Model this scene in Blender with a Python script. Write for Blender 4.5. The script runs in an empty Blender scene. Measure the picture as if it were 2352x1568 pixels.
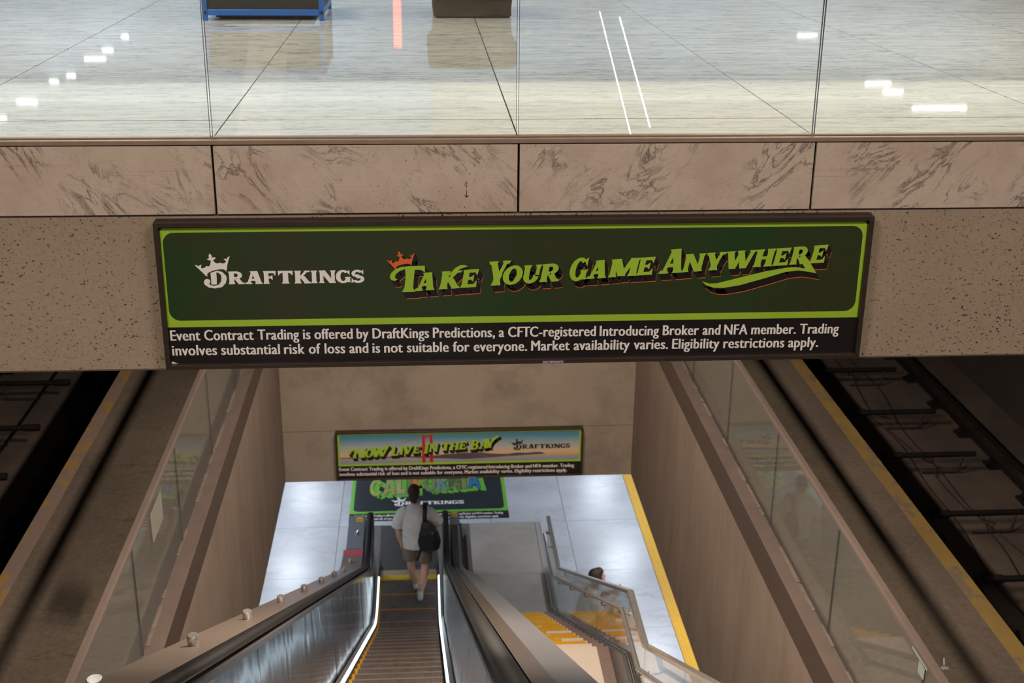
import bpy, bmesh, math, random
from math import sin, cos, pi, radians, sqrt, tan, atan2
from mathutils import Vector, noise as mnoise

random.seed(7)
# ------------------------------------------------------------------ camera, light, exposure
# All coordinates below are metres with the camera at the origin; everything is
# lifted by LIFT at the very end so that the lower platform floor lies at z = 0.
LIFT = 9.98
SC = bpy.context.scene
COL = SC.collection
ZC, ZM, ZF = -1.036, -4.96, -9.98        # concourse floor, middle platform, lower platform
ZCEIL = -6.97                            # ceiling over the lower platform

cd = bpy.data.cameras.new('camera')
cam = bpy.data.objects.new('camera', cd); COL.objects.link(cam); SC.camera = cam
P, Y, R = 0.36059348, 0.07298839, 0.00976529
fw = Vector((sin(Y)*cos(P), cos(Y)*cos(P), -sin(P)))
rt = Vector((cos(Y), -sin(Y), 0)); up = rt.cross(fw)
r2 = rt*cos(R) + up*sin(R); u2 = up*cos(R) - rt*sin(R)
from mathutils import Matrix
cam.matrix_world = Matrix(((r2.x, u2.x, -fw.x, 0), (r2.y, u2.y, -fw.y, 0), (r2.z, u2.z, -fw.z, 0), (0, 0, 0, 1)))
cd.sensor_width = 36; cd.lens = 36*2910.0/2352
cd.clip_start = .05; cd.clip_end = 200
cd.dof.use_dof = True; cd.dof.focus_distance = 5.4; cd.dof.aperture_fstop = 5.0

W = bpy.data.worlds.new('world'); SC.world = W; W.use_nodes = True
W.node_tree.nodes['Background'].inputs[0].default_value = (1.0, .86, .74, 1)
W.node_tree.nodes['Background'].inputs[1].default_value = .045
SC.view_settings.view_transform = 'Standard'; SC.view_settings.look = 'None'
SC.view_settings.exposure = 0; SC.view_settings.gamma = 1
SC.view_settings.use_curve_mapping = False
SC.cycles.max_bounces = 10; SC.cycles.transparent_max_bounces = 16
SC.cycles.caustics_reflective = False; SC.cycles.caustics_refractive = False
SC.cycles.sample_clamp_indirect = 4.0

def area(name, loc, sx, sy, power, col, rot=(0, 0, 0), spread=180):
    l = bpy.data.lights.new(name, 'AREA'); l.shape = 'RECTANGLE'; l.size = sx; l.size_y = sy
    l.energy = power; l.color = col; l.spread = radians(spread)
    o = bpy.data.objects.new(name, l); COL.objects.link(o); o.location = loc; o.rotation_euler = rot
    return o
def disk(name, loc, d, power, col, spread=150):
    o = area(name, loc, d, d, power, col, spread=spread); o.data.shape = 'DISK'; return o

WARM = (1, .86, .74); WARM2 = (1, .84, .70); NEUT = (1, .94, .86); COOL = (.80, .89, 1.0)
# concourse ceiling lamps on the viewer's side of the opening
area('lamp_bank', (-2.2, .3, 2.5), 1.6, 1.6, 215, WARM)
area('lamp_bank', (2.6, .3, 2.5), 1.6, 1.6, 205, WARM)
area('lamp_bank', (.3, -5.5, 2.5), 3.0, 1.6, 260, WARM)
# short fluorescent fitting in the slab behind the beam, over the middle of the escalator well
area('tube_or_streak_light', (.45, 6.5, -1.53), .20, .9, 255, WARM2)
area('tube_or_streak_light', (.45, 10.7, -1.53), .20, 1.3, 195, WARM2)
# thin tilted strips added behind the viewer, reflecting as streaks in the concourse glass
area('tube_or_streak_light', (.80, -4.5, -2.2), .012, 1.3, 2.2, COOL, rot=(radians(160), 0, 0))
area('tube_or_streak_light', (2.45, -4.5, -2.2), .012, 2.6, 4, COOL, rot=(radians(160), 0, 0))
area('tube_or_streak_light', (2.22, -4.5, -2.2), .012, 2.9, 2.2, NEUT, rot=(radians(160), 0, 0))
# concourse lamps beyond the opening: warm panels right, cooler panels left
area('lamp_panel', (-5.9, 24.3, 2.55), 12.2, 9, 300, (.86, .93, 1.0))
area('lamp_panel', (7.1, 24.3, 2.55), 13.8, 9, 330, (1, .93, .83))
for yy in (8.0, 13.0):
    area('lamp_bank', (-2.8, yy, 2.45), 1.4, 1.4, 150, NEUT)
    area('lamp_bank', (3.8, yy, 2.45), 1.4, 1.4, 160, NEUT)
for (lx, ly, lz, w) in ((-7.95, 24.4, 2.5, .3), (-7.9, 26.1, 2.5, .4), (-8.05, 28.7, 2.5, .2), (-7.59, 28.4, 2.33, .2), (-7.04, 28.4, 1.97, .46), (-6.75, 28.4, 1.78, .24), (-6.36, 28.4, 1.5, .15),
                    (10.5, 25.1, 2.5, 1.13), (10.25, 27.1, 2.5, .46), (10.3, 28.2, 2.5, .6), (8.6, 28.3, 1.45, .45)):
    area('tube_or_streak_light', (lx, ly, lz), w, .07, 7*w, (1, .97, .92))
area('far_wall_fill', (0, 26.6, 2.4), 26, .5, 300, (.72, .85, 1.0), rot=(radians(55), 0, 0))  # added cool fill, brightens the far wall for a bluish floor reflection
area('red_sign_lamp', (-.35, 20.0, .25), .12, .7, .9, (1, .10, .03), rot=(-pi/2, 0, 0))
# lower platform: rows of cool downlights
for yy in (11.2, 14.6, 18.2, 21.6, 24.8, 28.4):
    disk('downlight', (-2.65, yy, ZCEIL-.04), .7, 48, COOL)
    disk('downlight', (3.75, yy, ZCEIL-.04), .7, 48, COOL)

# ------------------------------------------------------------------ helpers
def srgb(h):
    h = h.lstrip('#'); v = [int(h[i:i+2], 16)/255 for i in (0, 2, 4)]
    return tuple((x/12.92 if x <= .04045 else ((x+.055)/1.055)**2.4) for x in v) + (1,)

class MB:
    def __init__(s): s.v = []; s.f = []
    def add(s, vs, fs):
        b = len(s.v); s.v += [tuple(p) for p in vs]; s.f += [tuple(i+b for i in q) for q in fs]; return s
    def box(s, x0, x1, y0, y1, z0, z1):
        return s.add([(x0,y0,z0),(x1,y0,z0),(x1,y1,z0),(x0,y1,z0),(x0,y0,z1),(x1,y0,z1),(x1,y1,z1),(x0,y1,z1)],
                     [(0,3,2,1),(4,5,6,7),(0,1,5,4),(1,2,6,5),(2,3,7,6),(3,0,4,7)])
    def prism(s, poly, a0, a1, axis='x'):
        """extrude a 2D polygon along an axis; poly coords are the other two axes in order"""
        def mk(p, a): return (a, p[0], p[1]) if axis == 'x' else ((p[0], a, p[1]) if axis == 'y' else (p[0], p[1], a))
        n = len(poly)
        return s.add([mk(p, a0) for p in poly]+[mk(p, a1) for p in poly],
                     [tuple(range(n))[::-1], tuple(range(n, 2*n))]+[(i, (i+1) % n, n+(i+1) % n, n+i) for i in range(n)])
    def flat(s, polys, y, sgn=1):
        """polygons given in (x, z), facing the viewer at the plane y"""
        for i, p in enumerate(polys): s.add([(q[0], y-(i % 9)*3e-5, q[1]) for q in p], [tuple(range(len(p)))])
        return s
    def floorflat(s, polys, z):
        for i, p in enumerate(polys): s.add([(q[0], q[1], z+(i % 9)*3e-5) for q in p], [tuple(range(len(p)))])
        return s
    def tube(s, path, r, n=10, caps=True, ref=None, closed=False):
        pts = [Vector(p) for p in path]; m = len(pts)
        if not isinstance(r, (list, tuple)) or (len(r) == 2 and m != 2): r = [r]*m
        prev = Vector(ref) if ref else None; base = len(s.v); 
        for i, p in enumerate(pts):
            if closed: t = pts[(i+1) % m]-pts[i-1]
            else: t = pts[min(i+1, m-1)]-pts[max(i-1, 0)]
            t.normalize()
            if prev is None: prev = Vector((1, 0, 0)) if abs(t.x) < .8 else Vector((0, 1, 0))
            a = prev - t*prev.dot(t); a.normalize(); b = t.cross(a); prev = Vector(ref) if ref else a
            ra, rb = (r[i], r[i]) if not isinstance(r[i], (tuple, list)) else r[i]
            for k in range(n):
                an = 2*pi*k/n; q = p + a*cos(an)*ra + b*sin(an)*rb; s.v.append(tuple(q))
        for i in range(m if closed else m-1):
            j = (i+1) % m
            for k in range(n):
                k2 = (k+1) % n; s.f.append((base+i*n+k, base+i*n+k2, base+j*n+k2, base+j*n+k))
        if caps and not closed:
            s.f.append(tuple(base+k for k in range(n))[::-1]); s.f.append(tuple(base+(m-1)*n+k for k in range(n)))
        return s
    def ell(s, c, rad, n=14, m=9, tilt=0):
        c = Vector(c); vs = []; fs = []
        for i in range(m+1):
            th = pi*i/m
            for k in range(n):
                a = 2*pi*k/n
                q = Vector((rad[0]*sin(th)*cos(a), rad[1]*sin(th)*sin(a), rad[2]*cos(th)))
                if tilt: q = Matrix.Rotation(tilt, 3, 'X') @ q
                vs.append(tuple(c+q))
        for i in range(m):
            for k in range(n):
                k2 = (k+1) % n; fs.append((i*n+k, (i+1)*n+k, (i+1)*n+k2, i*n+k2))
        return s.add(vs, fs)
    def lathe(s, c, prof, n=20):
        vs = []; m = len(prof)
        for (r, z) in prof:
            for k in range(n): a = 2*pi*k/n; vs.append((c[0]+r*cos(a), c[1]+r*sin(a), c[2]+z))
        fs = [(i*n+k, i*n+(k+1) % n, (i+1)*n+(k+1) % n, (i+1)*n+k) for i in range(m-1) for k in range(n)]
        fs += [tuple(range(n))[::-1], tuple((m-1)*n+k for k in range(n))]
        return s.add(vs, fs)
    def sweepf(s, pf, ys, zf):
        vs = []; n = len(pf(ys[0])); fs = []
        for y in ys: vs += [(x, y, zf(y)+h) for (x, h) in pf(y)]
        for i in range(len(ys)-1):
            for k in range(n): fs.append((i*n+k, (i+1)*n+k, (i+1)*n+(k+1) % n, i*n+(k+1) % n))
        fs += [tuple(range(n)), tuple((len(ys)-1)*n+k for k in range(n))[::-1]]
        return s.add(vs, fs)
    def sweep(s, prof, ys, zf, closed=True):
        """profile [(x, h)] carried along stations y with base height zf(y)"""
        n = len(prof); m = len(ys); vs = [(x, y, zf(y)+h) for y in ys for (x, h) in prof]; fs = []
        for i in range(m-1):
            for k in range(n if closed else n-1):
                k2 = (k+1) % n; fs.append((i*n+k, (i+1)*n+k, (i+1)*n+k2, i*n+k2))
        if closed: fs += [tuple(range(n)), tuple((m-1)*n+k for k in range(n))[::-1]]
        return s.add(vs, fs)

WORLD = {}
def build(mb, name, mat, parent=None, bevel=0, smooth=False, seg=1, recalc=True, **props):
    xs = [p[0] for p in mb.v]; ysl = [p[1] for p in mb.v]; zs = [p[2] for p in mb.v]
    c = Vector(((min(xs)+max(xs))/2, (min(ysl)+max(ysl))/2, (min(zs) if parent is None else (min(zs)+max(zs))/2)))
    me = bpy.data.meshes.new(name)
    me.from_pydata([tuple(Vector(p)-c) for p in mb.v], [], mb.f)
    if recalc or bevel:
        bm = bmesh.new(); bm.from_mesh(me)
        bmesh.ops.recalc_face_normals(bm, faces=bm.faces)
        if bevel: bmesh.ops.bevel(bm, geom=list(bm.edges), offset=bevel, segments=seg, affect='EDGES', clamp_overlap=True)
        bm.to_mesh(me); bm.free()
    me.materials.append(mat)
    if smooth:
        me.shade_smooth(); me.set_sharp_from_angle(angle=radians(40))
    me.update()
    o = bpy.data.objects.new(name, me); COL.objects.link(o)
    WORLD[o] = c
    if parent is not None: o.parent = parent; o.location = c - WORLD[parent]
    else: o.location = c
    for k, v in props.items(): o[k] = v
    return o
def empty(name, loc, label, category, group=None):
    o = bpy.data.objects.new(name, None); COL.objects.link(o); o.location = loc; o.empty_display_size = .1
    WORLD[o] = Vector(loc); o['label'] = label; o['category'] = category
    if group: o['group'] = group
    return o
def struct(mb, name, mat, label, category='structure', parent=None, **k):
    return build(mb, name, mat, parent, kind='structure', label=label, category=category, **k)
def clone(o, dx, dy, dz, parent=None):
    c = o.copy(); COL.objects.link(c); p = parent or o.parent
    WORLD[c] = WORLD[o]+Vector((dx, dy, dz)); c.parent = p
    c.location = WORLD[c] - (WORLD[p] if p else Vector())
    return c
def clone_tree(o, d, parent=None):
    c = o.copy(); COL.objects.link(c); WORLD[c] = WORLD[o]+Vector(d); c.parent = parent
    c.location = WORLD[c]-(WORLD[parent] if parent else Vector())
    for ch in list(o.children): clone_tree(ch, d, c)
    return c

# ------------------------------------------------------------------ materials
class N:
    """tiny node-graph builder"""
    def __init__(s, name):
        s.m = bpy.data.materials.new(name); s.m.use_nodes = True
        s.t = s.m.node_tree; s.n = s.t.nodes; s.l = s.t.links
        s.b = s.n['Principled BSDF']; s.out = s.n['Material Output']
    def put(s, ty, **kw):
        nd = s.n.new(ty)
        for k, v in kw.items():
            if k.startswith('_'): setattr(nd, k[1:], v)
            else: s.set(nd, k, v)
        return nd
    def set(s, nd, k, v):
        key = int(k[1:]) if (k[0] == 'i' and k[1:].isdigit()) else k.replace('__', ' ')
        sock = nd.inputs[key]
        if isinstance(v, bpy.types.NodeSocket): s.l.new(v, sock)
        else: sock.default_value = v
    def p(s, **kw):
        for k, v in kw.items(): s.set(s.b, k, v)
        return s
    def coords(s, scale=(1, 1, 1), rot=(0, 0, 0), rnd=True, world=False):
        tc = s.put('ShaderNodeNewGeometry').outputs['Position'] if world else s.put('ShaderNodeTexCoord').outputs['Object']
        if rnd and not world:
            oi = s.put('ShaderNodeObjectInfo')
            mu = s.put('ShaderNodeVectorMath', _operation='SCALE', i0=(37.0, 91.0, 53.0)); s.l.new(oi.outputs['Random'], mu.inputs['Scale'])
            ad = s.put('ShaderNodeVectorMath', _operation='ADD', i0=tc, i1=mu.outputs[0]); tc = ad.outputs[0]
        mp = s.put('ShaderNodeMapping', Vector=tc, Scale=scale, Rotation=rot); return mp.outputs[0]
    def noise(s, vec, scale, detail=4, rough=.55, dist=0):
        return s.put('ShaderNodeTexNoise', Vector=vec, Scale=scale, Detail=detail, Roughness=rough, Distortion=dist).outputs['Fac']
    def ramp(s, fac, stops):
        r = s.put('ShaderNodeValToRGB', Fac=fac); e = r.color_ramp.elements
        while len(e) < len(stops): e.new(.5)
        for el, (pos, c) in zip(e, stops):
            el.position = pos; el.color = c if len(c) == 4 else tuple(c)+(1,)
        return r.outputs[0]
    def math(s, op, a, b=0.0):
        return s.put('ShaderNodeMath', _operation=op, i0=a, i1=b).outputs[0]
    def mix(s, fac, a, b, mode='MIX'):
        nd = s.put('ShaderNodeMix', _data_type='RGBA', _blend_type=mode)
        s.set(nd, 'i0', fac); s.set(nd, 'i6', a); s.set(nd, 'i7', b); return nd.outputs[2]
    def bump(s, h, strength=.3, dist=.01):
        s.l.new(s.put('ShaderNodeBump', Strength=strength, Distance=dist, Height=h).outputs[0], s.b.inputs['Normal']); return s

G1 = lambda v: (v, v, v, 1)
def plain(name, hexc, rough=.5, metal=0, spec=.5, var=.08, vs=6, coat=0):
    n = N(name); c = srgb(hexc)
    f = n.noise(n.coords(), vs, 4)
    d = tuple(max(0, x*(1-var)) for x in c[:3])+(1,); l = tuple(min(1, x*(1+var)) for x in c[:3])+(1,)
    n.p(Base__Color=n.ramp(f, [(.3, d), (.7, l)]), Roughness=rough, Metallic=metal, Specular__IOR__Level=spec, Coat__Weight=coat)
    return n.m

def marble_floor(name, base, base2, vein, rough, scale, rot, amount=.55):
    n = N(name); v = n.coords(scale, rot)
    d = n.noise(v, .9, 5)
    dv = n.put('ShaderNodeVectorMath', _operation='SCALE', i0=n.put('ShaderNodeCombineXYZ', X=d, Y=d, Z=d).outputs[0]); dv.inputs['Scale'].default_value = 1.4
    vv = n.put('ShaderNodeVectorMath', _operation='ADD', i0=v, i1=dv.outputs[0]).outputs[0]
    a = n.noise(vv, 1.6, 9, .62)
    ridge = n.math('ABSOLUTE', n.math('SUBTRACT', a, .5))
    vm = n.ramp(ridge, [(0, G1(1)), (.02, G1(.5)), (.075, G1(0))])
    mask = n.ramp(n.noise(v, .8, 3), [(.42, G1(0)), (.62, G1(1))])
    cloud = n.noise(v, .6, 4)
    col = n.mix(n.ramp(cloud, [(.35, G1(0)), (.7, G1(1))]), srgb(base), srgb(base2))
    fac = n.math('MULTIPLY', n.math('MULTIPLY', vm, mask), amount)
    col = n.mix(fac, col, srgb(vein))
    n.p(Base__Color=col, Roughness=rough, Specular__IOR__Level=.5)
    return n.m

def fascia_marble():
    n = N('fascia_marble')
    tc = n.put('ShaderNodeTexCoord').outputs['Object']; rnd = n.put('ShaderNodeObjectInfo').outputs['Random']
    sp = n.put('ShaderNodeSeparateXYZ', Vector=tc)
    sg = n.math('SIGN', n.math('SUBTRACT', n.math('FRACT', n.math('MULTIPLY', rnd, 7.31)), .45))
    cx = n.put('ShaderNodeCombineXYZ', X=n.math('ADD', n.math('MULTIPLY', sp.outputs[0], sg), n.math('MULTIPLY', rnd, 61.0)), Y=sp.outputs[1], Z=sp.outputs[2]).outputs[0]
    v = n.put('ShaderNodeMapping', Vector=cx, Rotation=(0, radians(48), 0)).outputs[0]
    v2 = n.put('ShaderNodeMapping', Vector=v, Scale=(3.0, 3, 8.0)).outputs[0]
    a = n.noise(v2, 1.0, 12, .68, 1.1)
    vm = n.ramp(n.math('ABSOLUTE', n.math('SUBTRACT', a, .5)), [(0, G1(1)), (.008, G1(.7)), (.03, G1(0))])
    mask = n.ramp(n.noise(v, 4.0, 4), [(.46, G1(0)), (.60, G1(1))])
    b = n.noise(n.put('ShaderNodeMapping', Vector=v, Scale=(5, 5, 9)).outputs[0], 1.1, 10, .66, 1.8)
    vm2 = n.ramp(n.math('ABSOLUTE', n.math('SUBTRACT', b, .5)), [(0, G1(.8)), (.010, G1(0))])
    h = n.noise(n.put('ShaderNodeMapping', Vector=cx, Scale=(1.0, 1, 190)).outputs[0], 1.0, 3)
    saw = n.math('MULTIPLY', n.ramp(h, [(.58, G1(0)), (.70, G1(.5))]), n.ramp(n.noise(n.put('ShaderNodeMapping', Vector=cx, Scale=(1.5, 1, 6)).outputs[0], 1.4, 3), [(.42, G1(0)), (.65, G1(1))]))
    cl = n.ramp(n.noise(cx, 3.5, 5), [(.3, srgb('#bfaa9a')), (.55, srgb('#cdbdae')), (.75, srgb('#c2af9a'))])
    col = n.mix(n.math('MULTIPLY', n.math('MULTIPLY', vm, mask), 1.0), cl, srgb('#6c615b'))
    col = n.mix(n.math('MULTIPLY', vm2, .5), col, srgb('#7d6f66'))
    col = n.mix(saw, col, srgb('#957d66'))
    n.p(Base__Color=col, Roughness=.42); n.bump(h, .04, .002)
    return n.m

def concrete(name, c0, c1, pits=0.0, streak=False, rough=.85, bumps=.15, stain=None):
    n = N(name); v = n.coords(rnd=False, world=True)
    base = n.noise(v, 1.3, 6, .6); fine = n.noise(v, 45, 4, .7)
    col = n.ramp(base, [(.3, srgb(c0)), (.7, srgb(c1))])
    col = n.mix(.5, col, n.ramp(fine, [(.25, srgb(c0)), (.75, srgb(c1))]))
    if streak:
        sv = n.put('ShaderNodeMapping', Vector=v, Scale=(4, 4, .6)).outputs[0]
        st = n.ramp(n.noise(sv, 1.0, 6, .65), [(.32, G1(.80)), (.68, G1(1.08))])
        col = n.mix(.8, col, st, 'MULTIPLY')
    if stain:
        sm = n.ramp(n.noise(v, 1.1, 8, .72), [(.47, G1(0)), (.70, G1(1))])
        col = n.mix(n.math('MULTIPLY', sm, .55), col, srgb(stain))
    h = fine
    if pits:
        pn = n.noise(v, 55, 4, .65)
        big = n.noise(n.put('ShaderNodeMapping', Vector=v, Scale=(1, 1, 1.3)).outputs[0], 60, 2, .5)
        pm = n.ramp(n.math('ADD', big, n.math('MULTIPLY', n.math('SUBTRACT', pn, .5), .12)), [(.655, G1(0)), (.675, G1(1))])
        vo2 = n.put('ShaderNodeTexVoronoi', Vector=v, Scale=70.0)
        pm2 = n.ramp(n.math('ADD', vo2.outputs['Distance'], n.math('MULTIPLY', pn, .3)), [(.28, G1(.9)), (.33, G1(0))])
        vo3 = n.put('ShaderNodeTexVoronoi', Vector=v, Scale=22.0)
        pm3 = n.ramp(n.math('ADD', vo3.outputs['Distance'], n.math('MULTIPLY', pn, .16)), [(.165, G1(1)), (.185, G1(0))])
        pm = n.math('MAXIMUM', pm, pm3)
        area_m = n.ramp(n.noise(v, 1.1, 3), [(.35, G1(.6)), (.55, G1(1))])
        pm = n.math('MULTIPLY', n.math('MAXIMUM', pm, pm2), n.math('MULTIPLY', area_m, pits))
        col = n.mix(pm, col, srgb('#110c08'))
        h = n.math('SUBTRACT', n.math('MULTIPLY', fine, .15), pm)
    n.p(Base__Color=col, Roughness=rough, Specular__IOR__Level=.25)
    n.bump(h, bumps, .004)
    return n.m

def platform_mat():
    n = N('platform_concrete'); v = n.coords(rnd=False, world=True)
    col = n.ramp(n.noise(v, .8, 6, .6), [(.3, srgb('#4f453d')), (.7, srgb('#685c51'))])
    col = n.mix(.35, col, n.ramp(n.noise(v, 30, 4), [(.3, srgb('#433a33')), (.7, srgb('#70645a'))]))
    sv = n.put('ShaderNodeMapping', Vector=v, Scale=(.35, 1.1, 1)).outputs[0]
    cr = n.math('ABSOLUTE', n.math('SUBTRACT', n.noise(sv, 1.0, 8, .6, .4), .5))
    ck = n.math('MULTIPLY', n.ramp(cr, [(0, G1(1)), (.006, G1(0))]), n.ramp(n.noise(v, .7, 2), [(.45, G1(0)), (.6, G1(.8))]))
    col = n.mix(ck, col, srgb('#2e2620'))
    bl = n.ramp(n.noise(sv, .9, 4), [(.55, G1(0)), (.75, G1(.45))])
    col = n.mix(bl, col, srgb('#4d4138'))
    n.p(Base__Color=col, Roughness=.7, Specular__IOR__Level=.3)
    return n.m

def glass_mat(name, tint=(.95, .98, .96), f0=.04, dirt=0.015, kmul=.9):
    n = N(name); n.n.remove(n.b)
    lw = n.put('ShaderNodeLayerWeight', Blend=.5)
    k = n.math('POWER', lw.outputs['Facing'], 5.0)
    f = n.math('ADD', n.math('MULTIPLY', k, kmul), f0)
    tr = n.put('ShaderNodeBsdfTransparent', Color=tuple(tint)+(1,))
    gl = n.put('ShaderNodeBsdfGlossy', Color=(1, 1, 1, 1), Roughness=.0)
    df = n.put('ShaderNodeBsdfDiffuse', Color=(.7, .7, .66, 1))
    m0 = n.put('ShaderNodeMixShader', Fac=dirt); n.l.new(tr.outputs[0], m0.inputs[1]); n.l.new(df.outputs[0], m0.inputs[2])
    m1 = n.put('ShaderNodeMixShader', Fac=f); n.l.new(m0.outputs[0], m1.inputs[1]); n.l.new(gl.outputs[0], m1.inputs[2])
    n.l.new(m1.outputs[0], n.out.inputs[0]); return n.m

def brushed(name, hexc, rough, scale=(60, 2, 2), wob=.0, metal=1.0):
    n = N(name); v = n.coords(scale)
    f = n.noise(v, 2, 4)
    c = srgb(hexc); d = tuple(x*.8 for x in c[:3])+(1,)
    n.p(Base__Color=n.ramp(f, [(.3, d), (.7, c)]), Metallic=metal, Roughness=n.math('ADD', n.math('MULTIPLY', f, .12), rough-.06))
    if wob:
        w = n.noise(n.coords((1, 1.5, .55)), 1.5, 2, .4); n.bump(w, wob, .05)
    return n.m

def ribbed(name, c0, c1, freq, rough, metal, axis=0):
    n = N(name); v = n.put('ShaderNodeTexCoord').outputs['Object']
    sx = n.put('ShaderNodeSeparateXYZ', Vector=v).outputs[axis]
    w = n.math('SINE', n.math('MULTIPLY', sx, freq*2*pi))
    f = n.ramp(n.math('ADD', n.math('MULTIPLY', w, .5), .5), [(.35, G1(0)), (.65, G1(1))])
    dirt = n.noise(n.coords((4, 4, 4)), 2.2, 5)
    col = n.mix(f, srgb(c0), srgb(c1)); col = n.mix(.35, col, n.ramp(dirt, [(.3, srgb(c0)), (.7, srgb(c1))]))
    n.p(Base__Color=col, Roughness=rough, Metallic=metal); n.bump(f, .5, .004)
    return n.m

def paint_worn(name, base, under, thresh, scale=(1, 1, 1), rough=.6):
    n = N(name); v = n.coords(scale)
    f = n.ramp(n.noise(v, 7, 6, .62), [(thresh, G1(1)), (thresh+.03, G1(0))])
    c = srgb(base); d = tuple(x*.82 for x in c[:3])+(1,)
    pc = n.ramp(n.noise(v, 5, 4), [(.3, d), (.7, c)])
    n.p(Base__Color=n.mix(f, pc, srgb(under)), Roughness=rough); return n.m

M = {}
M['conc_floor'] = marble_floor('concourse_marble', '#dcd8d0', '#cac8c4', '#4a4846', .032, (4.5, 24.0, 1), (0, 0, radians(3)), .9)
M['low_floor'] = marble_floor('lower_marble', '#c9cad0', '#b9bac0', '#7d7f86', .23, (1.2, 2.6, 1), (0, 0, radians(28)), .34)
M['grout'] = plain('grout', '#6e6a66', .8)
M['joint'] = plain('floor_joint', '#3a3733', .8)
M['fascia'] = fascia_marble()
M['beam'] = concrete('pitted_concrete', '#948471', '#b09e8a', pits=.9, bumps=.35)
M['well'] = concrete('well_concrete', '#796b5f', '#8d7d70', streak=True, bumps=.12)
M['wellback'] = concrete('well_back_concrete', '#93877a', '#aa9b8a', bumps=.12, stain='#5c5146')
M['dark'] = plain('track_bed', '#574b43', .9, var=.3, vs=2)
M['darkwall'] = plain('tunnel_wall', '#3a322d', .9, var=.2, vs=1)
M['platform'] = platform_mat()
M['gap'] = plain('joint_black', '#15110e', .9)
M['bronze'] = plain('bronze_strip', '#9a8474', .45, .2, var=.1, vs=12)
M['brown_steel'] = plain('brown_paint', '#48392f', .55, var=.06, vs=3)
M['brown_cap'] = plain('brown_cap', '#5a4d46', .6, var=.12, vs=7)
M['railsteel'] = brushed('rail_steel', '#b7aaa0', .28, (3, 3, 60), metal=.9)
M['railpaint'] = plain('satin_rail', '#6f625a', .35, .15, var=.06)
M['steel'] = brushed('stainless', '#cbc8c4', .24, (40, 4, 4), metal=.72)
M['panel'] = brushed('balustrade_steel_lit', '#b9c4cf', .12, (4, 50, 3), wob=.15)  # blue tint in the colour stands in for cool glow on the left panels
M['panel_r'] = brushed('balustrade_steel_right', '#a09c9c', .20, (4, 50, 3), wob=.04)  # greyer, rougher copy without the tint, for the right panels
M['deck'] = brushed('deck_steel', '#6b6a6c', .36, (3, 60, 3), metal=.4)
M['deck_l'] = brushed('left_deck_steel', '#786c62', .38, (3, 60, 3), metal=.15)
M['deck_in'] = brushed('inner_deck_steel', '#55493f', .34, (3, 60, 3), metal=.5)
M['deckend'] = brushed('deck_end_steel', '#8f939a', .3, (3, 60, 3), metal=.45)
M['strip'] = N('skirt_light').p(Base__Color=srgb('#e8eef2'), Roughness=.3, Emission__Color=(.74, .90, 1, 1), Emission__Strength=3.2).m
M['skirt'] = plain('skirt_dark', '#2b2a2a', .35, .6)
M['rubber'] = plain('rubber_black', '#0f0d0b', .45, var=.2, spec=.35)
M['step'] = ribbed('step_tread', '#4a423d', '#857870', 62, .45, .35)
M['riser'] = ribbed('step_riser', '#322c29', '#8a7c72', 95, .45, .35)
M['nosing'] = ribbed('worn_nosing', '#75695f', '#a89a90', 95, .4, .4)
M['comb'] = plain('comb_yellow', '#d9b21c', .4, var=.15, vs=20)
M['yline'] = plain('step_yellow', '#c68f12', .5, var=.15, vs=20)
M['landing'] = ribbed('landing_plate', '#4a4745', '#6d6966', 60, .4, .5, axis=1)
M['combplate'] = plain('comb_plate', '#cbb6a2', .35, .7)
M['red'] = plain('red_band', '#a8434e', .5)
M['ytag'] = plain('yellow_tag', '#f0c000', .5)
M['black'] = plain('black_matt', '#14100f', .55)
M['glass'] = glass_mat('clear_glass')
M['glass_m'] = glass_mat('balustrade_glass', (.92, .93, .90), .025, .05, .32)
M['glass_g'] = glass_mat('guard_glass', (.86, .90, .90), .05, .03)
M['glass_edge'] = plain('glass_edge', '#4a5550', .2)
M['tread'] = plain('terrazzo_cream', '#d3c4b4', .6, var=.07, vs=60)
M['gutter'] = plain('terrazzo_brown', '#7d6a61', .7, var=.22, vs=55)
M['ypaint'] = paint_worn('stair_yellow', '#dca018', '#cdb9a6', .36, (1, 2, 1))
M['tactile'] = plain('tactile_yellow', '#e0aa2c', .55, var=.06, vs=14)
M['tactile_b'] = plain('tactile_black', '#22242a', .55)
M['edge_y'] = paint_worn('edge_yellow', '#866d3a', '#6d5e4c', .40, (1, .6, 1), .7)
M['edge_yl'] = paint_worn('edge_yellow_left', '#8a6c3e', '#75655a', .52, (1, .6, 1), .7)
M['stone_c'] = concrete('landing_concrete', '#9d958d', '#b5aca3', bumps=.05, rough=.4, stain='#86807b')
M['wood'] = plain('bench_wood', '#8a5a2c', .5, var=.2, vs=4)
M['skin'] = plain('skin', '#d3a48c', .5, var=.06)
M['hair'] = plain('dark_brown_hair', '#38261d', .6, var=.4, vs=60)
M['shirt'] = plain('white_cotton', '#cfcac6', .9, var=.06, vs=9)
M['shorts'] = plain('taupe_shorts', '#7d6f62', .9, var=.1)
M['shorts2'] = plain('grey_shorts', '#66646a', .9, var=.1)
M['bag'] = plain('black_nylon', '#0e0d0f', .6, var=.3)
M['shoe'] = plain('white_trainer', '#c9ced2', .6, var=.08, vs=30)
M['sock'] = plain('white_sock', '#d8d6d2', .9)
M['sole'] = plain('pale_sole', '#8f959a', .7)
M['phone'] = plain('phone_dark', '#2a2d33', .3)
M['blue'] = plain('blue_enamel', '#1f62b8', .4, var=.05)
M['bin_panel'] = plain('charcoal_panel', '#26231f', .55, var=.3, vs=30)
M['stone'] = concrete('rough_brown_stone', '#3a322a', '#5c5146', bumps=.8)
M['ceil'] = plain('ceiling_paint', '#d9d0c3', .8)
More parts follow.
